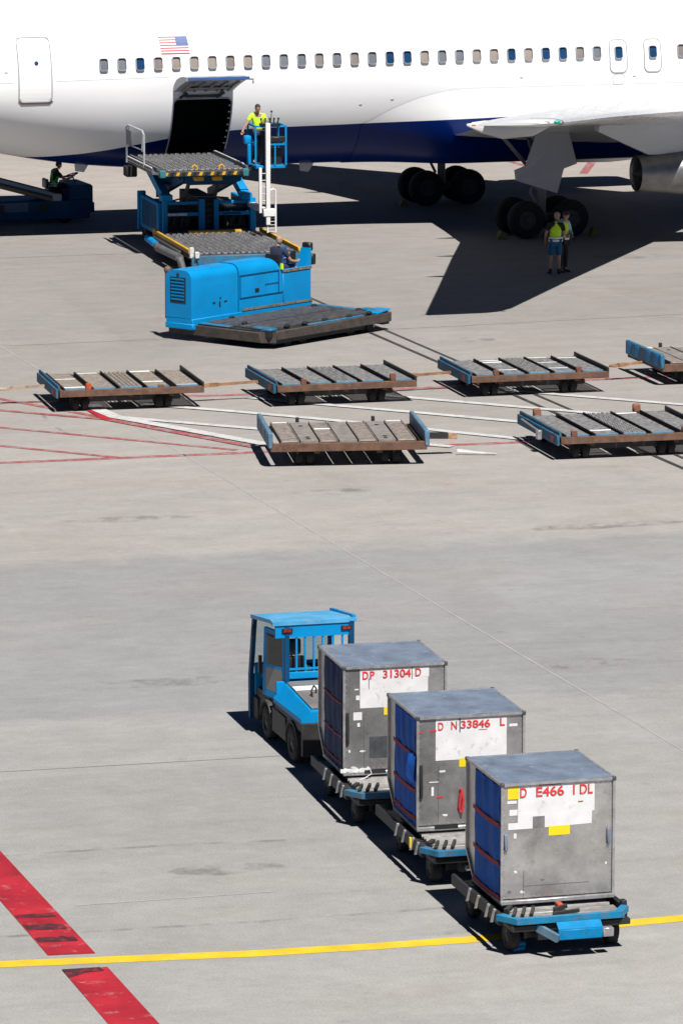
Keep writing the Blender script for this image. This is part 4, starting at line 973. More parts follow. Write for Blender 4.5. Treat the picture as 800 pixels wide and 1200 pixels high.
d1 = roller_dolly('rusty empty dolly with plywood gaps, leftmost of the back row', (-6.42, 100.9, 0), .232, 3.36, 2.60, True, ((.2, .12), (.70, .03)), ((1, .9), (0, .12), (3, .92), (4, .06), (0, .6), (3, .3)))
towbar(d1, (-.1, 1.5, .42), (-1.0, 1.62, .36), M('pale_rusty_towbar', (.40, .33, .26), .7, var=.3, vs=5, dirt=(.26, .13, .06), damt=.8, ds=4, dth=.5))
d2 = roller_dolly('empty dolly with blue-tipped roller beds, second from left in the back row', (-1.47, 101.66, 0), .272, 3.34, 2.60, False, ((.19, .1), (.83, .14)), ())
towbar(d2, (-.1, 1.4, .42), (-1.55, 1.35, .38))
d3 = roller_dolly('empty dolly with several bright white rollers, third from left in the back row', (3.03, 103.1, 0), .256, 3.36, 2.55, False, ((.18, .1), (.78, .1)), ((1, .85), (1, .75), (1, .25), (3, .92), (3, .6), (3, .25), (4, .85)))
towbar(d3, (-.1, 1.4, .42), (-1.35, 1.35, .38))
d6 = roller_dolly('large empty dolly with blue left edge and silver hitch, right of the front row', (4.69, 94.37, 0), .2446, 3.36, 3.0, False, ((.09, .1), (.83, .1)), ((1, .2), (3, .9)))
mb = MB(); mb.box(.25, .42, 2.9, 3.02, .5, .68, 0, .02); mb.box(2.55, 2.72, 2.92, 3.05, .5, .70, 0, .03); build_split(mb, 'rear_stop', M('rusty_rear_stop', (.24, .10, .06), .75, var=.3, vs=9), d6)
mb = MB(); mb.bar((-.12, 1.2, .46), (-.12, 2.6, .52), .03, .03); mb.box(-.2, -.09, 1.1, 1.25, .3, .5, 0, .01); mb.build('hitch_plate', ALUE, d6)
def plate_dolly(label, loc, yaw, W, D, rail, tongue_right):
    """dolly with upright folding end plates and alternating roller and plate beds"""
    t = thing('pallet_dolly', label, 'cargo dolly', loc, yaw, GR)
    mb = MB(); mb.box(0, W, 0, .10, .34, .52, 0, .01); mb.box(0, W, D-.08, D, .34, .48, 0, .008); mb.box(.02, .1, .1, D-.08, .34, .48); mb.box(W-.1, W-.02, .1, D-.08, .34, .48)
    for q in (.3, .7): mb.box(W*q-.06, W*q+.06, .1, D-.08, .28, .4)
    mb.build('frame', RUST, t)
    n = 7; x0 = .22; w = (W-.44)/n
    for i in range(n):
        a, b = x0+i*w+.02, x0+(i+1)*w-.02
        mb = MB()
        if i % 2 == 0:
            for j in range(int((D-.2)/.1)): mb.cyl((a+.02, .14+j*.1, .535), (b-.02, .14+j*.1, .535), .034, n=8)
            mb.box(a, b, .1, D-.08, .46, .51); mb.box(a-.01, a+.015, .08, D-.07, .46, .575); mb.box(b-.015, b+.01, .08, D-.07, .46, .575)
            r = mb.build('roller_bed', M('brown_grey_rollers', (.22, .19, .17), .55, .3, var=.3, vs=10, dirt=(.1, .07, .055), damt=.6), t)
            if i in (0, 6):
                mb = MB(); mb.box(a+.03, b-.03, D-.2, D-.1, .55, .575); mb.build('bright_roller', WHITEM, r)
            if i == 2:
                mb = MB(); mb.cyl((a+.02, D*.6, .54), (b-.02, D*.6, .54), .042, n=8); mb.build('bright_roller', WHITEM, r)
        else:
            mb.box(a, b, .1, D-.08, .46, .56); r = mb.build('deck_plate', M('grey_deck_plate', (.26, .24, .22), .6, .2, var=.2, vs=6, dirt=(.16, .12, .09), damt=.6, ds=8), t)
            if i != 3:
                mb = MB()
                for yy in (.35, .55, D-.6): mb.cyl(((a+b)/2, yy, .555), ((a+b)/2, yy, .57), .05, n=10)
                build_split(mb, 'ball_cup', DARK, r)
                mb = MB(); mb.box(a+.14, b-.16, D-.05, D+.03, .5, .66, 0, .01); mb.build('stop_block', DARK, r)
    for xx, s in ((0, -1), (W, 1)):
        mb = MB(); mb.box(xx-.05, xx+.05, -.02, D+.02, .42, .76, 0, .02); e = mb.build('end_gate', rail, t)
        mb = MB()
        for yy in (.15, .75, 1.6, 2.2):
            if yy < D-.2: mb.box(xx+s*.052-.008, xx+s*.052+.008, yy, yy+.28, .46, .72, 0, .006)
        build_split(mb, 'gate_rib', BLUE_PALE if rail is not BLUE_WORN else BLUE, e)
    for wx in (.75, W-.75):
        for wy in (.4, D-.4):
            mb = MB()
            for s in (-.12, .12): wheel_mb(mb, (wx+s, wy, .17), .17, .16, (1, 0, 0))
            mb.box(wx-.25, wx+.25, wy-.06, wy+.06, .14, .36); mb.build('wheel', [RUB, HUB], t)
    return t
d5 = plate_dolly('brown empty dolly with pale blue upright end gates, left of the front row', (-1.50, 93.5, 0), .11, 3.34, 2.65, BLUE_PALE, True)
mb = MB(); mb.bar((3.4, 1.25, .44), (3.95, 1.3, .42), .16, .12); mb.build('towbar', DARK, d5)
mb = MB(); mb.bar((3.95, 1.3, .42), (4.15, 1.32, .40), .12, .12); mb.build('towbar_eye', RUSTY_BAR, d5)
mb = MB()
P = []
for i in range(9):
    for j in range(4): P.append((4.15+.85*i/8, 1.2+.16*j/3-.12*i/8+.05*noise.noise((i*.7, j, 3)), .035+.10*(1-i/8)*sin(PI*(j+.6)/4.2)+.03*noise.noise((i*1.3, j*1.9, 8))))
mb._add(P, [(i*4+j, (i+1)*4+j, (i+1)*4+j+1, i*4+j+1) for i in range(8) for j in range(3)])
c5, s5 = cos(.11), sin(.11)
def film():
    m = bpy.data.materials.new('crumpled_clear_film'); m.use_nodes = True; b = m.node_tree.nodes['Principled BSDF']; b.inputs['Base Color'].default_value = (.75, .76, .78, 1); b.inputs['Alpha'].default_value = .55; b.inputs['Roughness'].default_value = .25; return m
o = mb.build('plastic_sheet', film(), None, None, 80, (-1.5, 93.5, 0), .11); tag(o, 'white plastic sheet lying at the towbar end of the front dolly', 'plastic sheet')
d4 = plate_dolly('empty dolly with deep blue ribbed end gate, rightmost of the back row', (7.60, 104.95, 0), .26, 3.34, 2.6, BLUE_WORN, False)
towbar(d4, (-.05, 1.3, .40), (-.75, 1.2, .36))

# ------------------------------------------------------------------ people
def skin_mesh(nodes, edges, root, lv=2):
    names = list(nodes); me = bpy.data.meshes.new('s')
    me.from_pydata([nodes[n][0] for n in names], [(names.index(a), names.index(b)) for a, b in edges], [])
    o = bpy.data.objects.new('s', me); C.objects.link(o)
    md = o.modifiers.new('s', 'SKIN'); md.use_smooth_shade = True; md.branch_smoothing = .4
    sb = o.modifiers.new('u', 'SUBSURF'); sb.levels = lv; sb.render_levels = lv
    for i, n in enumerate(names):
        r = nodes[n][1]; r = r if isinstance(r, tuple) else (r, r)
        me.skin_vertices[0].data[i].radius = r; me.skin_vertices[0].data[i].use_root = (n == root)
    bpy.context.view_layer.update()
    out = bpy.data.meshes.new_from_object(o.evaluated_get(bpy.context.evaluated_depsgraph_get()))
    bpy.data.objects.remove(o); bpy.data.meshes.remove(me)
    return out
BASE = dict(pelvis=(0, 0, .95), waist=(0, .0, 1.10), chest=(0, .0, 1.32), nb=(0, -.01, 1.47), nt=(0, .01, 1.56), head=(0, .03, 1.66),
    shL=(-.185, -.01, 1.43), elL=(-.24, -.03, 1.14), wrL=(-.25, .06, .90), haL=(-.25, .09, .82),
    shR=(.185, -.01, 1.43), elR=(.24, -.03, 1.14), wrR=(.25, .06, .90), haR=(.25, .09, .82),
    hipL=(-.09, 0, .92), knL=(-.10, .02, .50), anL=(-.10, -.02, .09), toL=(-.12, .15, .04),
    hipR=(.09, 0, .92), knR=(.10, .02, .50), anR=(.10, -.02, .09), toR=(.12, .15, .04))
RAD = dict(pelvis=(.15, .115), waist=(.14, .105), chest=(.16, .115), nb=.075, nt=.055, sh=.068, el=.046, wr=.031, ha=.036, hip=.09, kn=.06, an=.042, to=.04)
def person(label, loc, yaw, pose, hair, top, bottom, sleeve='short', legs='long', vest=None, tilt=(0, 0), bald=False, group=None, up=None):
    t = thing('person', label, 'person', loc, yaw)
    if group: t['group'] = group
    J = {k: Vector(v) for k, v in BASE.items()}
    for k, v in pose.items(): J[k] = Vector(v)
    def nd(n, extra=0):
        r = RAD.get(n, RAD.get(n[:-1])); r = r if isinstance(r, tuple) else (r, r)
        return (J[n], (r[0]+extra, r[1]+extra))
    allk = ['pelvis', 'waist', 'chest', 'nb', 'nt']; E_ = [('pelvis', 'waist'), ('waist', 'chest'), ('chest', 'nb'), ('nb', 'nt')]
    for s in 'LR':
        allk += [x+s for x in ('sh', 'el', 'wr', 'ha', 'hip', 'kn', 'an', 'to')]
        E_ += [('chest', 'sh'+s), ('sh'+s, 'el'+s), ('el'+s, 'wr'+s), ('wr'+s, 'ha'+s), ('pelvis', 'hip'+s), ('hip'+s, 'kn'+s), ('kn'+s, 'an'+s), ('an'+s, 'to'+s)]
    mb = MB(); me = skin_mesh({k: nd(k) for k in allk}, E_, 'pelvis'); mb.mesh(me); bpy.data.meshes.remove(me)
    # head with face, facing local +y, turned by tilt (pitch down, yaw)
    H0 = J['head']; Rm = Matrix.Rotation(tilt[1], 4, 'Z') @ Matrix.Rotation(-tilt[0], 4, 'X')
    mb.X = Matrix.Translation(H0) @ Rm
    rings = [(-.115, .028, .03, .045), (-.10, .045, .045, .04), (-.07, .058, .066, .022), (-.03, .068, .083, .006), (.01, .074, .094, 0), (.05, .075, .098, -.004), (.085, .064, .086, -.008), (.108, .04, .055, -.01), (.117, .008, .01, -.01)]
    mb.loft([[(rx*cos(2*PI*i/16), dy+ry*sin(2*PI*i/16), z) for i in range(16)] for z, rx, ry, dy in rings], 0, True, True)
    mb._add([(-.012, .088, -.012), (.012, .088, -.012), (0, .122, -.028), (0, .092, .03), (-.018, .086, -.034), (.018, .086, -.034)], [(0, 2, 3), (1, 3, 2), (0, 4, 2), (1, 2, 5), (4, 5, 2)])
    for s in (-1, 1):
        mb.ball((s*.076, -.005, -.005), .03, 0, 8, 6, (.35, .65, 1.05)); mb.ball((s*.03, .082, .012), .011, 1, 8, 6, (1.2, .6, .8))
    mb.ball((0, .086, -.058), .022, 2, 8, 5, (1.1, .35, .22))
    mb.X = Matrix.Identity(4)
    # five fingers rooted in each palm
    for s in 'LR':
        w, h = J['wr'+s], J['ha'+s]; d = (h-w).normalized(); sd = d.cross(Vector((0, 1, 0)) if abs(d.y) < .8 else Vector((0, 0, 1))).normalized(); nn = sd.cross(d)
        for i, (off, ln) in enumerate(((-.028, .058), (-.009, .070), (.010, .066), (.027, .052))):
            p0 = h+sd*off+d*.01; mb.tube([p0, p0+d*ln*.5+nn*.008, p0+d*ln*.85+nn*.03, p0+d*ln*.95+nn*.048], [.010, .0095, .0085, .007], 6)
        q = 1 if s == 'L' else -1
        p0 = w+d*.03+sd*q*.022; mb.tube([p0, p0+d*.03+sd*q*.03+nn*.012, p0+d*.055+sd*q*.036+nn*.028], [.012, .011, .008], 6)
    mb.build('body', [SKIN, EYEM, M('lips', (.30, .13, .11), .5)], t, ang=75)
    # hair
    mb = MB(); mb.X = Matrix.Translation(H0) @ Rm
    V = []
    if not bald:
        for z, rx, ry, dy in ((-.06, .066, .055, -.028), (-.02, .076, .07, -.026), (.02, .081, .085, -.018), (.05, .083, .098, -.010), (.085, .072, .094, -.012), (.113, .046, .062, -.014), (.126, .01, .012, -.014)):
            V.append([(rx*cos(2*PI*i/16), dy+ry*sin(2*PI*i/16), z) for i in range(16)])
    else:
        for z, rx, ry, dy in ((-.05, .064, .055, -.03), (-.02, .075, .07, -.027), (.025, .078, .075, -.028)):
            V.append([(rx*cos(2*PI*i/16), dy+ry*sin(2*PI*i/16), z) for i in range(16)])
    mb.loft(V, 0, True, False); mb.build('hair', hair, t, ang=70)
    mb.X = Matrix.Identity(4)
    # shirt
    N_ = {k: nd(k, .018) for k in ('pelvis', 'waist', 'chest', 'nb')}; N_['chest'] = nd('chest', .026); N_['col'] = (J['nb'].lerp(J['nt'], .55), (.066, .066)); E2 = [('pelvis', 'waist'), ('waist', 'chest'), ('chest', 'nb'), ('nb', 'col')]
    for s in 'LR':
        N_['sh'+s] = nd('sh'+s, .022); E2 += [('chest', 'sh'+s)]
        if sleeve == 'short': N_['m'+s] = (J['sh'+s].lerp(J['el'+s], .75), (.064, .064)); E2.append(('sh'+s, 'm'+s))
        else:
            N_['el'+s] = nd('el'+s, .016); N_['wr'+s] = (J['el'+s].lerp(J['wr'+s], .9), (.045, .045)); E2 += [('sh'+s, 'el'+s), ('el'+s, 'wr'+s)]
    N_['nb'] = (J['nb'], (.104, .098))
    mb = MB(); me = skin_mesh(N_, E2, 'pelvis'); mb.mesh(me); bpy.data.meshes.remove(me); mb.build('shirt', top, t, ang=75)
    # trousers or shorts
    N_ = {'pelvis': (J['pelvis'], (.165, .13))}; E2 = []
    for s in 'LR':
        N_['hip'+s] = nd('hip'+s, .018); E2 += [('pelvis', 'hip'+s)]
        if legs == 'long': N_['kn'+s] = nd('kn'+s, .02); N_['an'+s] = (J['kn'+s].lerp(J['an'+s], .93), (.062, .062)); E2 += [('hip'+s, 'kn'+s), ('kn'+s, 'an'+s)]
        else: N_['kn'+s] = (J['hip'+s].lerp(J['kn'+s], .96), (.088, .088)); E2 += [('hip'+s, 'kn'+s)]
    mb = MB(); me = skin_mesh(N_, E2, 'pelvis'); mb.mesh(me); bpy.data.meshes.remove(me); mb.build('trousers' if legs == 'long' else 'shorts', bottom, t, ang=75)
    for s in 'LR':
        a, q = J['an'+s], J['to'+s]; d = (q-a); d.z = 0; d = d.normalized() if d.length > .01 else Vector((0, 1, 0))
        me = skin_mesh({'a': (a+Vector((0, 0, .08)), .056), 'h': (a+Vector((0, 0, -.03))-d*.03, .05), 'b': (a+d*.10+Vector((0, 0, -.045)), (.05, .042)), 'c': (a+d*.19+Vector((0, 0, -.052)), (.045, .034))}, [('a', 'h'), ('h', 'b'), ('b', 'c')], 'a')
        mb = MB(); mb.mesh(me); bpy.data.meshes.remove(me); mb.build('boot', BOOT, t, ang=75)
    if vest:
        N_ = {'pelvis': (J['pelvis']+Vector((0, 0, -.05)), (.19, .15)), 'waist': nd('waist', .042), 'chest': nd('chest', .058), 'nb': (J['nb']+Vector((0, 0, .0)), (.122, .112)), 'col': (J['nb'].lerp(J['nt'], .35), (.085, .085)), 'shL': (J['chest'].lerp(J['shL'], .66), .118), 'shR': (J['chest'].lerp(J['shR'], .66), .118)}
        mb = MB(); me = skin_mesh(N_, [('pelvis', 'waist'), ('waist', 'chest'), ('chest', 'nb'), ('nb', 'col'), ('chest', 'shL'), ('chest', 'shR')], 'pelvis'); mb.mesh(me); bpy.data.meshes.remove(me)
        v = mb.build('vest', vest, t, ang=75)
        ax = (J['waist']-J['pelvis']).normalized(); u = Vector((1, 0, 0)); u = (u-ax*u.dot(ax)).normalized(); w = ax.cross(u)
        mb = MB()
        for f in (.12, .62):
            c = J['pelvis'].lerp(J['waist'], f)
            mb.loft([[c+ax*dz+(u*cos(2*PI*i/24)*.207+w*sin(2*PI*i/24)*.170) for i in range(24)] for dz in (-.025, .025)])
        mb.build('reflective_band', REFL, v)
    return t
# two workers in the shade of the wing
person('person standing in shorts with back turned, lime safety vest over black t-shirt, under the wing', (6.05, 125.95, 0), .02,
    dict(head=(.045, .075, 1.64), nt=(.02, .03, 1.56), haR=(.12, .26, 1.02), wrR=(.17, .20, 1.04), elR=(.25, -.02, 1.14), elL=(-.27, -.02, 1.15), wrL=(-.28, .10, .94), haL=(-.27, .13, .87), knL=(-.13, .02, .5), anL=(-.15, -.03, .09), toL=(-.19, .13, .04)),
    HAIRG, BLACKC, SHORTS, legs='short', vest=VEST, tilt=(.35, -.5))
person('person in pale blue shirt, lime vest and long dark trousers, facing the one in shorts', (6.29, 126.42, 0), PI+.75,
    dict(head=(0, .10, 1.62), nt=(0, .04, 1.55), elL=(-.25, .03, 1.14), wrL=(-.10, .24, 1.08), haL=(-.04, .30, 1.06), elR=(.25, .03, 1.14), wrR=(.10, .24, 1.06), haR=(.05, .31, 1.04)),
    HAIRD, SHIRTB, BLACKC, sleeve='long', vest=VEST, tilt=(.5, .1))

def chock(loc, yaw, label):
    mb = MB(); mb.prism([(-.16, -.12, 0), (.16, -.12, 0), (.05, -.12, .24), (-.05, -.12, .24)], (0, .24, 0)); mb.tube([(0, .12, .18), (.06, .18, .12), (.02, .2, .04)], .012, 5)
    o = mb.build('wheel_chock', M('dirty_yellow_chock', (.22, .14, .02), .7), None, None, 30, loc, yaw); tag(o, label, 'wheel chock', 'yellow wheel chocks at the main gear')
def in_air(l, lat, z=0): return (-7.8208+cos(AW)*l+sin(AW)*lat, 135.6709+sin(AW)*l-cos(AW)*lat, z)
chock(in_air(11.62, 5.15), AW, 'yellow chock at the tail side of the near main gear wheels'); chock(in_air(14.6, 5.15), AW, 'yellow chock at the nose side of the near main gear wheels'); chock(in_air(11.65, -4.2), AW, 'yellow chock at the far main gear wheels')
o = MB(); o.box(-.09, .09, -.05, .05, 0, .07, 0, .02); o.box(-.03, .11, -.02, .08, .03, .12, 0, .02); o = o.build('blue_rag', BLUE, None, None, 40, (2.30, 56.38, 0), .4); tag(o, 'small crumpled blue scrap on the ground by the nearest dolly wheel', 'rag')

# ------------------------------------------------------------------ cargo loader
LO = thing('cargo_loader', 'blue scissor-lift cargo loader with raised platform at the cargo door', 'cargo loader', (-4.24, 125.67, 0), .2416)
mb = MB()
mb.box(.38, 3.10, 5.85, 9.2, .35, .62, 0, .02); mb.box(.52, 1.25, 6.1, 9.0, .62, 1.2); mb.box(2.3, 2.95, 6.1, 9.0, .62, 1.2); mb.box(1.5, 2.05, 5.95, 8.8, .6, 1.5)
mb.bar((1.6, 5.8, .6), (1.6, 5.8, 1.5), .05, .05); mb.bar((1.9, 5.8, .6), (1.9, 5.8, 1.5), .05, .05)
for i in range(5): mb.box(1.55, 1.95, 5.78, 5.82, .65+i*.17, .70+i*.17)
for q in (.7, .95, 2.45, 2.7): mb.cyl((q, 6.0, .7), (q+.12, 6.0, 1.1), .06); 
mb.build('machinery', DARK, LO)
mb = MB()
for x0, x1 in ((.36, 1.62), (1.90, 3.16)):
    mb.box(x0, x0+.14, 5.68, 5.84, .42, 1.5, 0, .012); mb.box(x1-.17, x1, 5.68, 5.84, .42, 1.52, 0, .012); mb.box(x0+.142, x1-.172, 5.70, 5.82, 1.02, 1.13, 0, .01); mb.box(x0+.142, x1-.172, 5.72, 5.84, 1.36, 1.45, 0, .01)
mb.box(1.64, 1.88, 5.75, 5.82, .5, .6)
mb.build('front_frame', BLUE, LO)
mb = MB(); mb.box(.26, .42, 5.95, 8.6, .42, 1.40, 0, .03); mb.box(3.04, 3.18, 5.9, 8.6, .5, 1.38, 0, .02); mb.box(.20, .44, 8.62, 8.8, .3, 1.48, 0, .02); sp = build_split(mb, 'side_cover', BLUE, LO)[0]
mb = MB(); mb.box(.248, .256, 6.2, 7.2, .55, 1.3); mb.box(.248, .256, 7.3, 8.3, .55, 1.3); build_split(mb, 'access_hatch', BLUE_DARK, sp)
mb = MB(); mb.box(.50, 1.08, 5.676, 5.699, 1.04, 1.11); mb.build('white_label', PLATE, LO)
mb = MB(); mb.box(2.15, 2.7, 5.676, 5.699, 1.05, 1.10); mb.build('dark_label', BLUE_DARK, LO)
for wx in (.45, 2.95):
    for wy in (6.6, 8.3):
        mb = MB(); wheel_mb(mb, (wx, wy, .42), .42, .3, (1, 0, 0)); mb.build('wheel', [RUB, HUB], LO)
mb = MB()
for x in (.50, 2.90): mb.bar((x, 5.75, 1.50), (x-.0, 8.6, 2.32), .24, .26); mb.box(x-.18, x+.16, 5.7, 6.1, 1.46, 1.66, 0, .02)
mb.bar((.5, 7.2, 1.92), (2.9, 7.2, 1.92), .2, .2); mb.build('scissor_arm', BLUE, LO)
mb = MB()
for x in (.82, 2.4): mb.bar((x, 8.6, 1.4), (x, 4.6, 2.30), .16, .24)
mb.box(.8, 2.45, 4.5, 4.75, 2.14, 2.34, 0, .02); mb.prism([(.55, 4.9, 2.30), (1.0, 4.9, 2.02), (2.2, 4.9, 2.02), (2.65, 4.9, 2.30)], (0, .1, 0)); mb.build('scissor_arm', BLUE_DARK, LO)
mb = MB()
for x in (1.05, 1.95): mb.cyl((x, 6.2, 1.3), (x, 4.95, 2.3), .06)
mb.tube([(.7, 6, 1.45), (1.2, 5.9, 1.58), (1.9, 5.9, 1.56), (2.4, 6, 1.5)], .025, 6); mb.build('hydraulic_ram', HUB, LO)
def ballbed(mb, x0, x1, y0, y1, z, nx, ny, m=1):
    for i in range(nx):
        for j in range(ny):
            x = x0+(x1-x0)*(i+.5)/nx; y = y0+(y1-y0)*(j+.5)/ny+((i % 2)-.5)*(y1-y0)/ny*.4
            mb.cyl((x-.05, y, z), (x+.05, y, z), .055, n=8, m=m)
# raised bridge platform
mb = MB(); mb.box(-.12, 2.48, 3.72, 8.45, 2.40, 2.56, 0, .02); ballbed(mb, .1, 2.4, 3.85, 8.4, 2.565, 14, 22)
for i in range(9): mb.box(.0, 2.4, 3.80+i*.5, 3.84+i*.5, 2.56, 2.575)
bp = mb.build('bridge_platform', [DECKG, M('bright_platform_roller', (.11, .11, .115), .4, .4, var=.4, vs=12)], LO)
mb = MB()
for i in range(14):
    x = -.0+i*.17; mb.prism([(x, 3.70, 2.43), (x+.09, 3.70, 2.43), (x+.13, 3.70, 2.53), (x+.04, 3.70, 2.53)], (0, .015, 0), i % 2)
mb.build('warning_stripe', [YEL, BLACKP], bp)
mb = MB()
for x in (-.06, 2.40): mb.box(x-.08, x+.10, 3.64, 3.84, 2.38, 2.60, 0, .02)
build_split(mb, 'corner_bumper', M('teal_bumper', (.03, .16, .19), .6), bp)
mb = MB()
for x in (.95, 1.75): mb.tube([(x-.07, 3.95, 2.56), (x-.07, 3.95, 2.66), (x, 3.95, 2.71), (x+.07, 3.95, 2.66), (x+.07, 3.95, 2.56)], .025, 6)
for x in (.95, 1.5): mb.box(x, x+.28, 3.95, 4.2, 2.24, 2.38, 0, .03)
mb.build('yellow_stop', YEL, bp)
mb = MB()
mb.bar((-.16, 3.8, 2.62), (-.16, 8.0, 2.62), .06, .07); mb.bar((-.30, 3.9, 2.60), (-.34, 7.6, 2.60), .05, .06); mb.bar((-.23, 3.8, 2.5), (-.25, 7.8, 2.5), .2, .06)
mb.bar((2.50, 3.9, 2.62), (2.42, 8.1, 2.64), .07, .08); mb.build('side_guide', M('dark_side_guide', (.14, .14, .14), .5, .3, var=.3), bp)
mb = MB(); mb.bar((2.46, 4.2, 2.69), (2.40, 7.9, 2.71), .035, .03); mb.bar((-.31, 4.0, 2.655), (-.35, 7.6, 2.655), .035, .03); mb.build('white_guide_edge', WHITEM, bp)
mb = MB(); mb.box(-.55, -.22, 6.6, 7.1, 2.12, 2.44, 0, .03); mb.build('rubber_bumper', RUB, bp)
mb = MB(); mb.tube([(-.42, 7.2, 2.5), (-.42, 7.2, 3.55), (-.40, 7.0, 3.63), (-.34, 5.2, 3.62), (-.33, 5.0, 3.52), (-.33, 5.0, 2.55)], .028, 6); mb.tube([(-.42, 7.2, 3.05), (-.33, 5.0, 3.05)], .02, 6); mb.tube([(-.33, 5.3, 3.0), (-.33, 5.3, 3.55)], .02, 6); mb.tube([(-.41, 6.9, 3.0), (-.41, 6.9, 3.6)], .02, 6)
hr = mb.build('handrail', M('galvanised_rail', (.52, .53, .54), .4, .4, var=.1), bp)
mb = MB(); mb.box(-.44, -.42, 6.4, 7.1, 3.05, 3.5); mb.build('mesh_panel', M('grey_mesh_panel', (.18, .19, .2), .5, .3), hr)
# lowered main platform
mb = MB(); mb.box(.0, 3.22, .0, 5.25, .42, .565, 0, .015); ballbed(mb, .22, 3.05, .1, 5.2, .575, 16, 26)
for i in range(11): mb.box(.1, 3.12, .1+i*.5, .14+i*.5, .565, .58)
mp_ = mb.build('main_platform', [DECKG, M('platform_roller', (.13, .13, .135), .35, .4, var=.4, vs=12)], LO)
mb = MB(); mb.box(.0, 3.22, -.10, -.003, .20, .55, 0, .01); mb.box(.15, .55, -.16, -.10, .3, .56, 0, .01); mb.box(.35, .6, -.18, -.10, .1, .35); mb.build('front_skirt', BLUE_WORN, mp_)
mb = MB(); mb.box(-.02, .06, .3, 5.3, .57, .70, 0, .01); mb.box(3.17, 3.25, .3, 5.3, .57, .68, 0, .01); mb.box(.95, 2.55, 4.85, 4.98, .565, .68, 0, .02); mb.box(-.04, .10, 5.0, 5.3, .5, .74, 0, .02); build_split(mb, 'yellow_guide', YEL, mp_)
mb = MB(); mb.box(-.14, -.02, 1.2, 5.0, .40, .56, 0, .03); mb.build('rubber_fender', DECKG, mp_)
mb = MB(); mb.cyl((-.17, 5.2, .42), (-.25, 2.9, .40), .10, n=10); mb.cyl((-.30, 3.2, .42), (-.26, .35, .46), .12, n=10); mb.cyl((-.26, .35, .46), (-.2, .2, .15), .10, n=10); mb.box(-.33, -.16, 2.9, 3.3, .36, .5, 0, .02); mb.cyl((.05, .0, .3), (.18, -.12, .6), .08, n=10); mb.build('guide_arm', M('worn_guide_arm', (.10, .10, .105), .6, var=.4, vs=5, dirt=(.14, .08, .05), damt=.5), mp_)
mb = MB(); mb.cyl((-.18, 5.3, .45), (-.22, 3.9, .42), .11, n=10); mb.build('arm_sleeve', BLUE, mp_)
mb = MB(); mb.box(-.06, .06, -.1, .02, .5, .80, 0, .01); mb.box(.08, .2, -.2, -.08, .5, .68, 0, .01); build_split(mb, 'white_cap', PLATE, mp_)
# ladder mast, bracket and operator basket
mb = MB(); mb.box(2.98, 3.11, 3.52, 3.65, .95, 3.92, 0, .01); mb.box(2.90, 3.25, 3.5, 3.7, 1.20, 1.42, 0, .01); mb.box(2.95, 3.15, 3.7, 5.9, 1.24, 1.38, 0, .01); mb.box(2.78, 2.86, 3.54, 3.62, 1.3, 2.62, 0, .006)
mb.tube([(3.28, 3.6, .72), (3.28, 3.6, 1.95), (3.2, 3.6, 2.0), (3.13, 3.6, 1.95)], .03, 6); mb.bar((3.04, 3.6, .72), (3.04, 3.6, .96), .05, .05); mb.build('ladder_mast', WHITEM, LO)
mb = MB()
for i in range(6): mb.cyl((2.84, 3.58, 1.45+i*.2), (3.0, 3.58, 1.45+i*.2), .018, n=6)
for i in range(5): mb.cyl((3.04, 3.6, .74+i*.1), (3.28, 3.6, .74+i*.1), .014, n=6)
mb.build('ladder_rung', STEEL, LO)
BX0, BX1, BY0, BY1, BZ = 2.72, 3.62, 3.75, 4.75, 2.66
mb = MB(); mb.box(BX0, BX1, BY0, BY1, BZ-.08, BZ, 0, .01)
for x, y in ((BX0, BY0), (BX1, BY0), (BX0, BY1), (BX1, BY1)): mb.bar((x, y, BZ), (x, y, BZ+1.15), .05, .05)
for z in (.62, 1.15):
    mb.bar((BX0+(.4 if z < 1 else 0), BY0, BZ+z), (BX1, BY0, BZ+z), .05, .05); mb.bar((BX1, BY0, BZ+z), (BX1, BY1, BZ+z), .05, .05); mb.bar((BX0, BY1, BZ+z), (BX1, BY1, BZ+z), .05, .05); mb.bar((BX0, BY0, BZ+z), (BX0, BY1, BZ+z), .05, .05)
mb.bar((3.3, BY0, BZ), (3.3, BY0, BZ+.62), .04, .04)
mb.build('operator_basket', BLUE, LO)
mb = MB(); mb.box(BX0-.26, BX0-.04, BY0+.3, BY0+.55, BZ+.60, BZ+.86, 0, .06); mb.box(BX0-.16, BX0-.05, BY0+.3, BY0+.45, BZ+.0, BZ+.62, 0, .02); mb.build('basket_side_box', BLUE, LO)
mb = MB(); mb.box(3.12, BX1-.02, BY0-.06, BY0+.1, BZ+.68, BZ+.84, 0, .02); mb.box(2.95, 3.1, BY0+.2, BY0+.5, BZ, BZ+1.0, 0, .02); mb.box(3.15, 3.55, BY0+.2, BY0+.25, BZ+.03, BZ+.5); build_split(mb, 'basket_fitting', BLACKP, LO)
mb = MB()
mb.box(2.85, 3.45, BY0-.08, BY0+.12, BZ+1.17, BZ+1.24, 0, .01)
for i in range(5): mb.cyl((2.9+i*.12, BY0+.0, BZ+1.24), (2.88+i*.13, BY0-.02, BZ+1.36), .02, n=6); mb.ball((2.88+i*.13, BY0-.02, BZ+1.37), .035, 0, 6, 5)
mb.tube([(3.2, BY0+.1, BZ+1.24), (3.22, BY0+.1, BZ+1.55)], .012, 5); mb.ball((3.22, BY0+.1, BZ+1.57), .035, 0, 6, 5); mb.build('control_panel', BLACKP, LO)
mb = MB(); mb.bar((2.40, 4.1, 2.5), (2.75, 4.1, 2.56), .12, .1); mb.bar((2.40, 4.6, 2.5), (2.75, 4.6, 2.56), .12, .1); mb.build('basket_bracket', DARK, LO)
def in_lo(x, y, z): c, s = cos(.2416), sin(.2416); return (-4.24+c*x-s*y, 125.67+s*x+c*y, z)
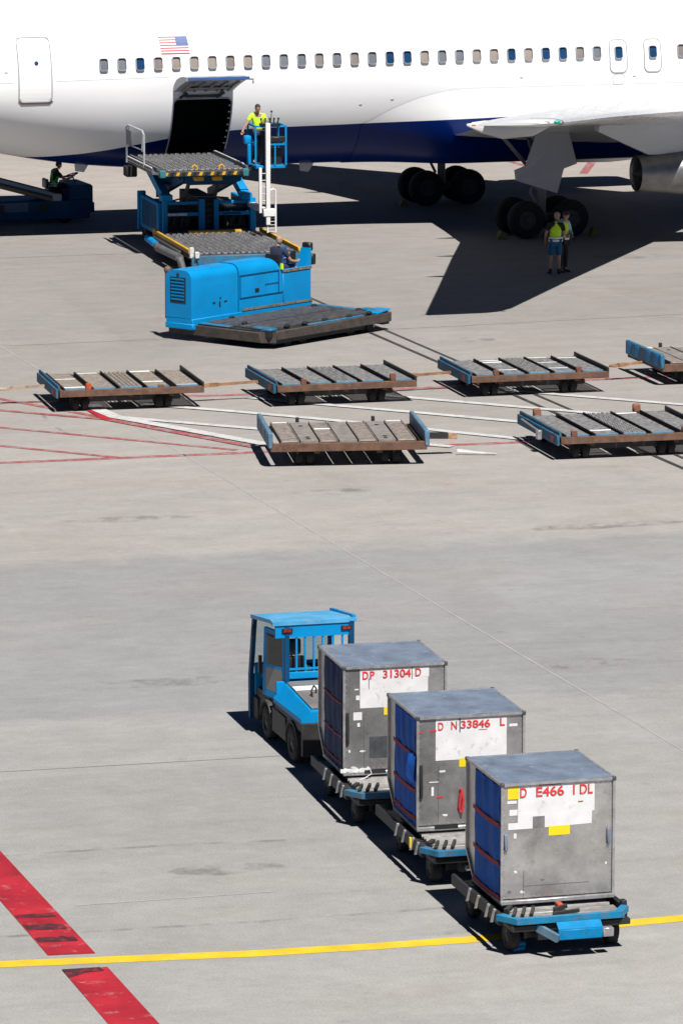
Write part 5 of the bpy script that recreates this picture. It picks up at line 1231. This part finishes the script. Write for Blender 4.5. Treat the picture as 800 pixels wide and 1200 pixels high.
person('person in neon yellow t-shirt working the controls in the raised loader basket', in_lo(2.92, 4.35, 2.66), .2416+PI-.1,
    dict(head=(0.01, .10, 1.63), nt=(0, .04, 1.55), elL=(-.24, .12, 1.16), wrL=(-.12, .34, 1.16), haL=(-.09, .42, 1.18), elR=(.33, .08, 1.18), wrR=(.45, .14, 1.0), haR=(.48, .17, .93)),
    HAIRD, NEON, NAVYC, tilt=(.3, .1))

# ------------------------------------------------------------------ pallet transporter
TP = thing('pallet_transporter', 'low blue pallet transporter with long engine hood and dark roller deck', 'pallet transporter', (-1.75, 110.87, 0), .8807)
TL, TW = 4.85, 3.42
mb = MB()
mb.prism([(.0, .35, .16), (.22, .03, .16), (.22, .03, .44), (.0, .35, .44)], (.06, .06, 0)); mb.box(.22, TL-.1, .0, .09, .23, .46, 0, .015); mb.box(-.03, .06, .35, TW, .16, .42, 0, .015); mb.box(TL-.09, TL, .05, .8, .23, .47, 0, .015)
mb.box(TL-.3, TL-.06, .09, 2.45, .16, .4)
mb.build('outer_beam', RUST if False else M('dirty_brown_beam', (.05, .04, .034), .75, var=.3, vs=5, dirt=(.14, .08, .05), damt=.5, ds=6), TP)
mb = MB(); mb.box(.06, TL-.1, .1, 2.5, .30, .44); mb.box(.3, TL-.6, .2, 2.3, .1, .3); mb.build('chassis', DARK, TP)
mb = MB()
for i in range(34):
    x = .35+i*.122
    mb.cyl((x, .32, .455), (x, 1.30, .455), .045, n=8); mb.cyl((x, 1.40, .455), (x, 2.42, .455), .045, n=8)
mb.build('roller_deck', M('dark_deck_rollers', (.085, .085, .09), .5, .3, var=.35, vs=7, dirt=(.15, .11, .09), damt=.5), TP)
mb = MB(); mb.box(.08, .4, .12, .42, .44, .52, 0, .02); mb.box(.22, .5, .42, .85, .44, .50, 0, .02); mb.box(TL-.35, TL-.05, .12, .85, .44, .53, 0, .02); mb.box(1.6, 3.8, .10, .2, .44, .49, 0, .01); mb.box(TL-.3, TL-.12, .85, 2.4, .44, .49, 0, .01); mb.box(.07, .3, 1.5, 2.5, .44, .47, 0, .01); build_split(mb, 'deck_edge', BLUE_WORN, TP)
mb = MB(); mb.prism([(TL-.55, .10, .45), (TL+.0, .10, .52), (TL+.0, .55, .52), (TL-.55, .55, .45)], (0, 0, .03)); mb.build('chute_plate', BLUE, TP)
mb = MB()
for x, y in ((.9, .25), (1.6, .25), (2.4, .25), (3.3, .2), (4.1, .2), (1.2, 2.35), (.6, 1.4), (4.3, 2.2), (4.4, .8)): mb.ball((x, y, .5), .08, 0, 8, 5, (1.2, .9, .7))
build_split(mb, 'deck_stop', BLACKP, TP)
def hood(x0, x1, z1, r, y0=2.56, y1=3.42, roundend=False):
    mb = MB(); R = []
    S = [(x0, 1), (x1, 1)] if not roundend else [(x0, 1)]+[(x1-.4+.4*sin(PI/2*k/6), None) for k in range(7)]
    for x, f in S:
        dz = 0 if f else .34*(1-math.sqrt(max(0, 1-((x-(x1-.4))/.4)**2)))
        zt = z1-dz; P = [(x, y0, .58)]
        for k in range(7): a = PI/2*k/6; P.append((x, y0+r-r*cos(a), zt-r+r*sin(a)))
        for k in range(7): a = PI/2*k/6; P.append((x, y1-r+r*sin(a), zt-r+r*cos(a)))
        P.append((x, y1, .58)); R.append(P)
    mb.loft(R, 0, True, True); return mb
mb = hood(-.12, 1.68, 1.80, .24); hd = mb.build('engine_hood', BLUE, TP, 'engine hood with louvred end')
mb = MB()
for k in range(7): mb.prism([(-.125, 2.80, 1.02+k*.085), (-.125, 3.22, 1.02+k*.085), (-.15, 3.22, 1.05+k*.085), (-.15, 2.80, 1.05+k*.085)], (0, 0, .03))
mb.build('louvre', BLUE, hd)
mb = MB(); mb.box(-.128, -.122, 2.74, 3.26, .96, 1.62); mb.ball((-.125, 3.0, 1.69), .05, 0, 8, 6, (.3, 1, 1)); mb.build('grille', M('dark_grille', (.01, .03, .06), .7), hd)  # blue-black plate behind the louvres
mb = MB()
for x in (.75, 1.2): mb.box(x-.05, x+.05, 2.545, 2.56, .90, .93)
mb.box(.95, 1.0, 2.545, 2.56, .8, .93); mb.box(.97, 1.02, 2.545, 2.56, 1.0, 1.03); build_split(mb, 'latch', DARK, hd)
mb = hood(1.72, 3.45, 1.82, .26, 2.55, 3.40, True); h2 = mb.build('engine_hood', BLUE, TP, 'rear hood with a rounded end')
mb = MB(); mb.bar((1.74, 2.545, 1.50), (3.3, 2.545, 1.50), .02, .025); mb.bar((1.74, 2.545, .92), (3.45, 2.545, .92), .02, .025); mb.bar((1.76, 2.545, .92), (1.76, 2.545, 1.50), .02, .02, up=(1, 0, 0)); mb.bar((3.28, 2.545, .92), (3.28, 2.545, 1.50), .02, .02, up=(1, 0, 0)); mb.build('panel_gap', BLUE_DARK, h2)
mb = MB(); mb.box(2.35, 2.50, 2.54, 2.556, 1.02, 1.12); mb.build('dark_plate', BLACKP, h2)
mb = MB()
for i in range(6): mb.box(2.75+i*.09, 2.81+i*.09, 2.543, 2.552, 1.16, 1.20)
mb.build('worn_lettering', BLUE_DARK, h2)
mb = MB(); mb.box(-.12, 4.62, 2.52, 3.42, .40, .575, 0, .015); mb.box(-.14, .0, 2.5, 3.44, .30, .45, 0, .02); mb.build('body_sill', BLUE_WORN if False else BLUE, TP)
mb = MB(); mb.box(3.47, 4.60, 2.55, 3.40, .58, 1.42, 0, .02); mb.box(3.47, 4.60, 2.55, 2.62, 1.42, 1.50, 0, .01); mb.build('operator_body', BLUE, TP)
mb = MB(); mb.bar((3.47, 2.546, 1.46), (4.6, 2.546, 1.46), .03, .07); mb.bar((1.8, 2.515, .62), (4.6, 2.515, .60), .02, .06); mb.build('worn_trim', M('worn_brown_trim', (.16, .13, .10), .8, var=.4, vs=9), TP)
mb = MB(); mb.prism([(4.42, 2.6, 1.42), (4.66, 2.6, 1.42), (4.66, 2.6, 1.95), (4.60, 2.6, 1.95)], (0, .3, 0)); mb.build('console', BLUE, TP)
mb = MB(); mb.box(4.62, 4.78, 2.62, 2.9, 1.86, 2.08, 0, .03); mb.box(4.70, 4.86, 2.6, 2.8, 1.5, 1.78, 0, .02); mb.box(4.3, 4.6, 3.05, 3.4, 1.42, 1.85, 0, .03); mb.tube([(4.35, 3.0, 1.5), (4.25, 2.95, 1.75)], .02, 5); build_split(mb, 'instrument_box', BLACKP, TP)
mb = MB(); mb.box(3.50, 3.60, 2.72, 3.22, 1.42, 1.86, 0, .05); mb.box(3.56, 3.98, 2.72, 3.22, 1.36, 1.46, 0, .04); mb.build('seat', BLACKP, TP)
mb = MB(); mb.box(4.05, 4.35, 3.15, 3.38, 1.42, 1.98, 0, .03); mb.build('blue_screen', M('blue_side_screen', (.01, .09, .28), .4), TP)
mb = MB(); mb.box(3.36, 3.42, 2.50, 2.56, 1.52, 1.66); mb.build('yellow_tag', VEST, TP)
mb = MB()
for x in (.9, 1.5, 3.4, 4.0):
    for y in (.35, 2.1): mb.cyl((x, y-.12, .19), (x, y+.12, .19), .19, n=16)
build_split(mb, 'wheel', RUB, TP)
mb = MB(); mb.cyl((TL-.75, .16, .14), (TL-.75, .26, .14), .13, n=14); mb.build('support_wheel', RUB, TP)
mb = MB(); mb.cyl((.1, 3.55, .5), (.1, 3.55, 1.7), .07, n=10); mb.ball((.1, 3.55, 1.74), .1, 0, 8, 6); mb.build('exhaust_stack', M('rusty_exhaust', (.16, .10, .07), .7, .3, var=.3), TP)
def in_tp(x, y, z): c, s = cos(.8807), sin(.8807); return (-1.75+c*x-s*y, 110.87+s*x+c*y, z)
# seated: local +y of the figure points along the transporter's +x
person('bald person in dark navy work clothes driving the pallet transporter', in_tp(3.75, 2.97, .55), .8807-PI/2,
    dict(pelvis=(0, -.05, .95), hipL=(-.10, .0, .93), hipR=(.10, 0, .93), knL=(-.14, .42, .98), knR=(.14, .42, .98), anL=(-.14, .5, .62), anR=(.14, .5, .62), toL=(-.14, .66, .58), toR=(.14, .66, .58),
         waist=(0, -.06, 1.10), chest=(0, -.02, 1.30), elL=(-.27, .18, 1.18), wrL=(-.22, .42, 1.12), haL=(-.2, .50, 1.12), elR=(.27, .20, 1.12), wrR=(.24, .45, 1.08), haR=(.22, .54, 1.08), head=(0, .06, 1.64)),
    HAIRG, NAVYC, NAVYC, tilt=(.15, .25), bald=True)

# ------------------------------------------------------------------ belt loader
BL = thing('belt_loader', 'dark blue belt loader in the shade under the tail end of the airliner', 'belt loader', (-8.0, 139.55, 0), .34)
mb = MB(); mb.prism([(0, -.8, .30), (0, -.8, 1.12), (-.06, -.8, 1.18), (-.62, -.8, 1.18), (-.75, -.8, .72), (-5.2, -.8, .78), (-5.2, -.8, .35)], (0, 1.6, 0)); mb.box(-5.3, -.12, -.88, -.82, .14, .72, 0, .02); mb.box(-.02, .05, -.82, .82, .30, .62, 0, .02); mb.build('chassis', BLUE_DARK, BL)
mb = MB(); mb.box(-5.2, -2.1, -.90, -.882, .40, .70, 0, .01); mb.build('side_panel', M('grey_blue_side_panel', (.05, .12, .2), .5), BL)
mb = MB()
for x in (-1.6, -3.0): mb.box(x-.12, x+.12, -.915, -.902 if x < -2 else -.882, .40, .64, 0, .01)
build_split(mb, 'access_hatch', DARK, BL)
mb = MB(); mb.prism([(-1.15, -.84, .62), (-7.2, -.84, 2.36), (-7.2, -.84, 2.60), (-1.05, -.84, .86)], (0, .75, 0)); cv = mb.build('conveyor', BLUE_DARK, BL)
mb = MB(); mb.prism([(-1.1, -.74, .88), (-7.2, -.74, 2.61), (-7.2, -.2, 2.61), (-1.1, -.2, .88)], (0, 0, .02)); mb.build('belt', RUB, cv)
mb = MB(); mb.bar((-1.1, -.86, .86), (-7.2, -.86, 2.59), .04, .10); mb.bar((-1.2, -.06, .92), (-7.2, -.06, 2.64), .05, .08); mb.build('side_rail', M('pale_side_rail', (.20, .25, .30), .5, .2), cv)
mb = MB(); mb.bar((-1.3, -.86, .74), (-7.2, -.86, 2.42), .03, .09); mb.build('amber_rail', M('amber_brown_rail', (.22, .13, .05), .6), cv)
mb = MB(); mb.box(-1.32, -1.02, -.9, -.84, .70, .93, 0, .03); mb.build('end_cap', M('pale_end_cap', (.42, .45, .48), .5), cv)
for x in (-.9, -3.6):
    for y in (-.72, .72):
        mb = MB(); wheel_mb(mb, (x, y, .36), .36, .24); mb.build('wheel', [RUBA, RUBA], BL)
mb = MB(); cpt = Vector((-.42, .1, 1.40)); mb.tube([cpt+Vector((.20*cos(a), .19*sin(a), .06*cos(a))) for a in [2*PI*i/18 for i in range(18)]], .016, 5, 0, True); mb.bar(cpt, (-.3, .1, 1.16), .04, .04); mb.bar(cpt+Vector((-.19, 0, -.05)), cpt+Vector((.19, 0, .05)), .03, .02); mb.build('steering_wheel', BLACKP, BL)
mb = MB(); mb.box(-1.2, -.75, .0, .5, .70, 1.02, 0, .04); mb.box(-1.28, -1.18, .0, .5, 1.0, 1.3, 0, .04); mb.build('seat', BLACKP, BL)
mb = MB(); mb.box(-.02, .02, -.5, -.3, .8, .9); mb.box(-.02, .02, .3, .5, .8, .9); build_split(mb, 'headlight', PLATE, BL)
def in_bl(x, y, z): c, s = cos(.34), sin(.34); return (-8.0+c*x-s*y, 139.55+s*x+c*y, z)
person('person in green safety vest sitting at the wheel of the belt loader', in_bl(-.95, .15, .10), .34-PI/2,
    dict(pelvis=(0, -.05, .97), hipL=(-.10, .0, .95), hipR=(.10, 0, .95), knL=(-.14, .42, .98), knR=(.14, .42, .98), anL=(-.14, .5, .62), anR=(.14, .5, .62), toL=(-.14, .66, .58), toR=(.14, .66, .58),
         waist=(0, -.04, 1.10), chest=(0, .03, 1.30), nb=(0, .05, 1.46), nt=(0, .08, 1.54), elL=(-.25, .25, 1.20), wrL=(-.16, .48, 1.24), haL=(-.13, .56, 1.26), elR=(.25, .25, 1.18), wrR=(.16, .48, 1.22), haR=(.13, .56, 1.25), head=(0, .13, 1.62)),
    HAIRD, BLACKC, BLACKC, vest=VESTG, tilt=(.3, 0))

# ------------------------------------------------------------------ light, camera, render
SUN_TO = Vector((-.232, .590, -1.)).normalized()
ld = bpy.data.lights.new('sun', 'SUN'); ld.energy = 5.0; ld.angle = rad(.5); ld.color = (1, .965, .92)
lo = bpy.data.objects.new('sun', ld); C.objects.link(lo); lo.rotation_euler = SUN_TO.to_track_quat('-Z', 'Y').to_euler(); lo.location = (20, -40, 90)
w = bpy.data.worlds.new('World'); SC.world = w; w.use_nodes = True
nt = w.node_tree; bg = nt.nodes['Background']; sk = nt.nodes.new('ShaderNodeTexSky'); sk.sky_type = 'NISHITA'; sk.sun_disc = False
el = math.asin(-SUN_TO.z); az = math.atan2(-SUN_TO.x, -SUN_TO.y)
sk.sun_elevation = el; sk.sun_rotation = az; sk.air_density = .25; sk.dust_density = 0; sk.ozone_density = 6
nt.links.new(sk.outputs[0], bg.inputs['Color']); bg.inputs['Strength'].default_value = .05
cd_ = bpy.data.cameras.new('camera'); cam = bpy.data.objects.new('camera', cd_); C.objects.link(cam)
cam.location = (0, 0, 16.08903); cam.rotation_euler = (PI/2-.180172, 0, 0)
cd_.sensor_fit = 'HORIZONTAL'; cd_.sensor_width = 36; cd_.lens = 36*5246.301/800; cd_.clip_start = 1; cd_.clip_end = 5000
SC.camera = cam
SC.render.resolution_x = 682; SC.render.resolution_y = 1024
SC.view_settings.view_transform = 'Standard'; SC.view_settings.look = 'None'; SC.view_settings.exposure = .38; SC.view_settings.gamma = 1; SC.view_settings.use_curve_mapping = False
SC.render.engine = 'CYCLES'
SC.cycles.max_bounces = 6; SC.cycles.diffuse_bounces = 1; SC.cycles.use_denoising = True
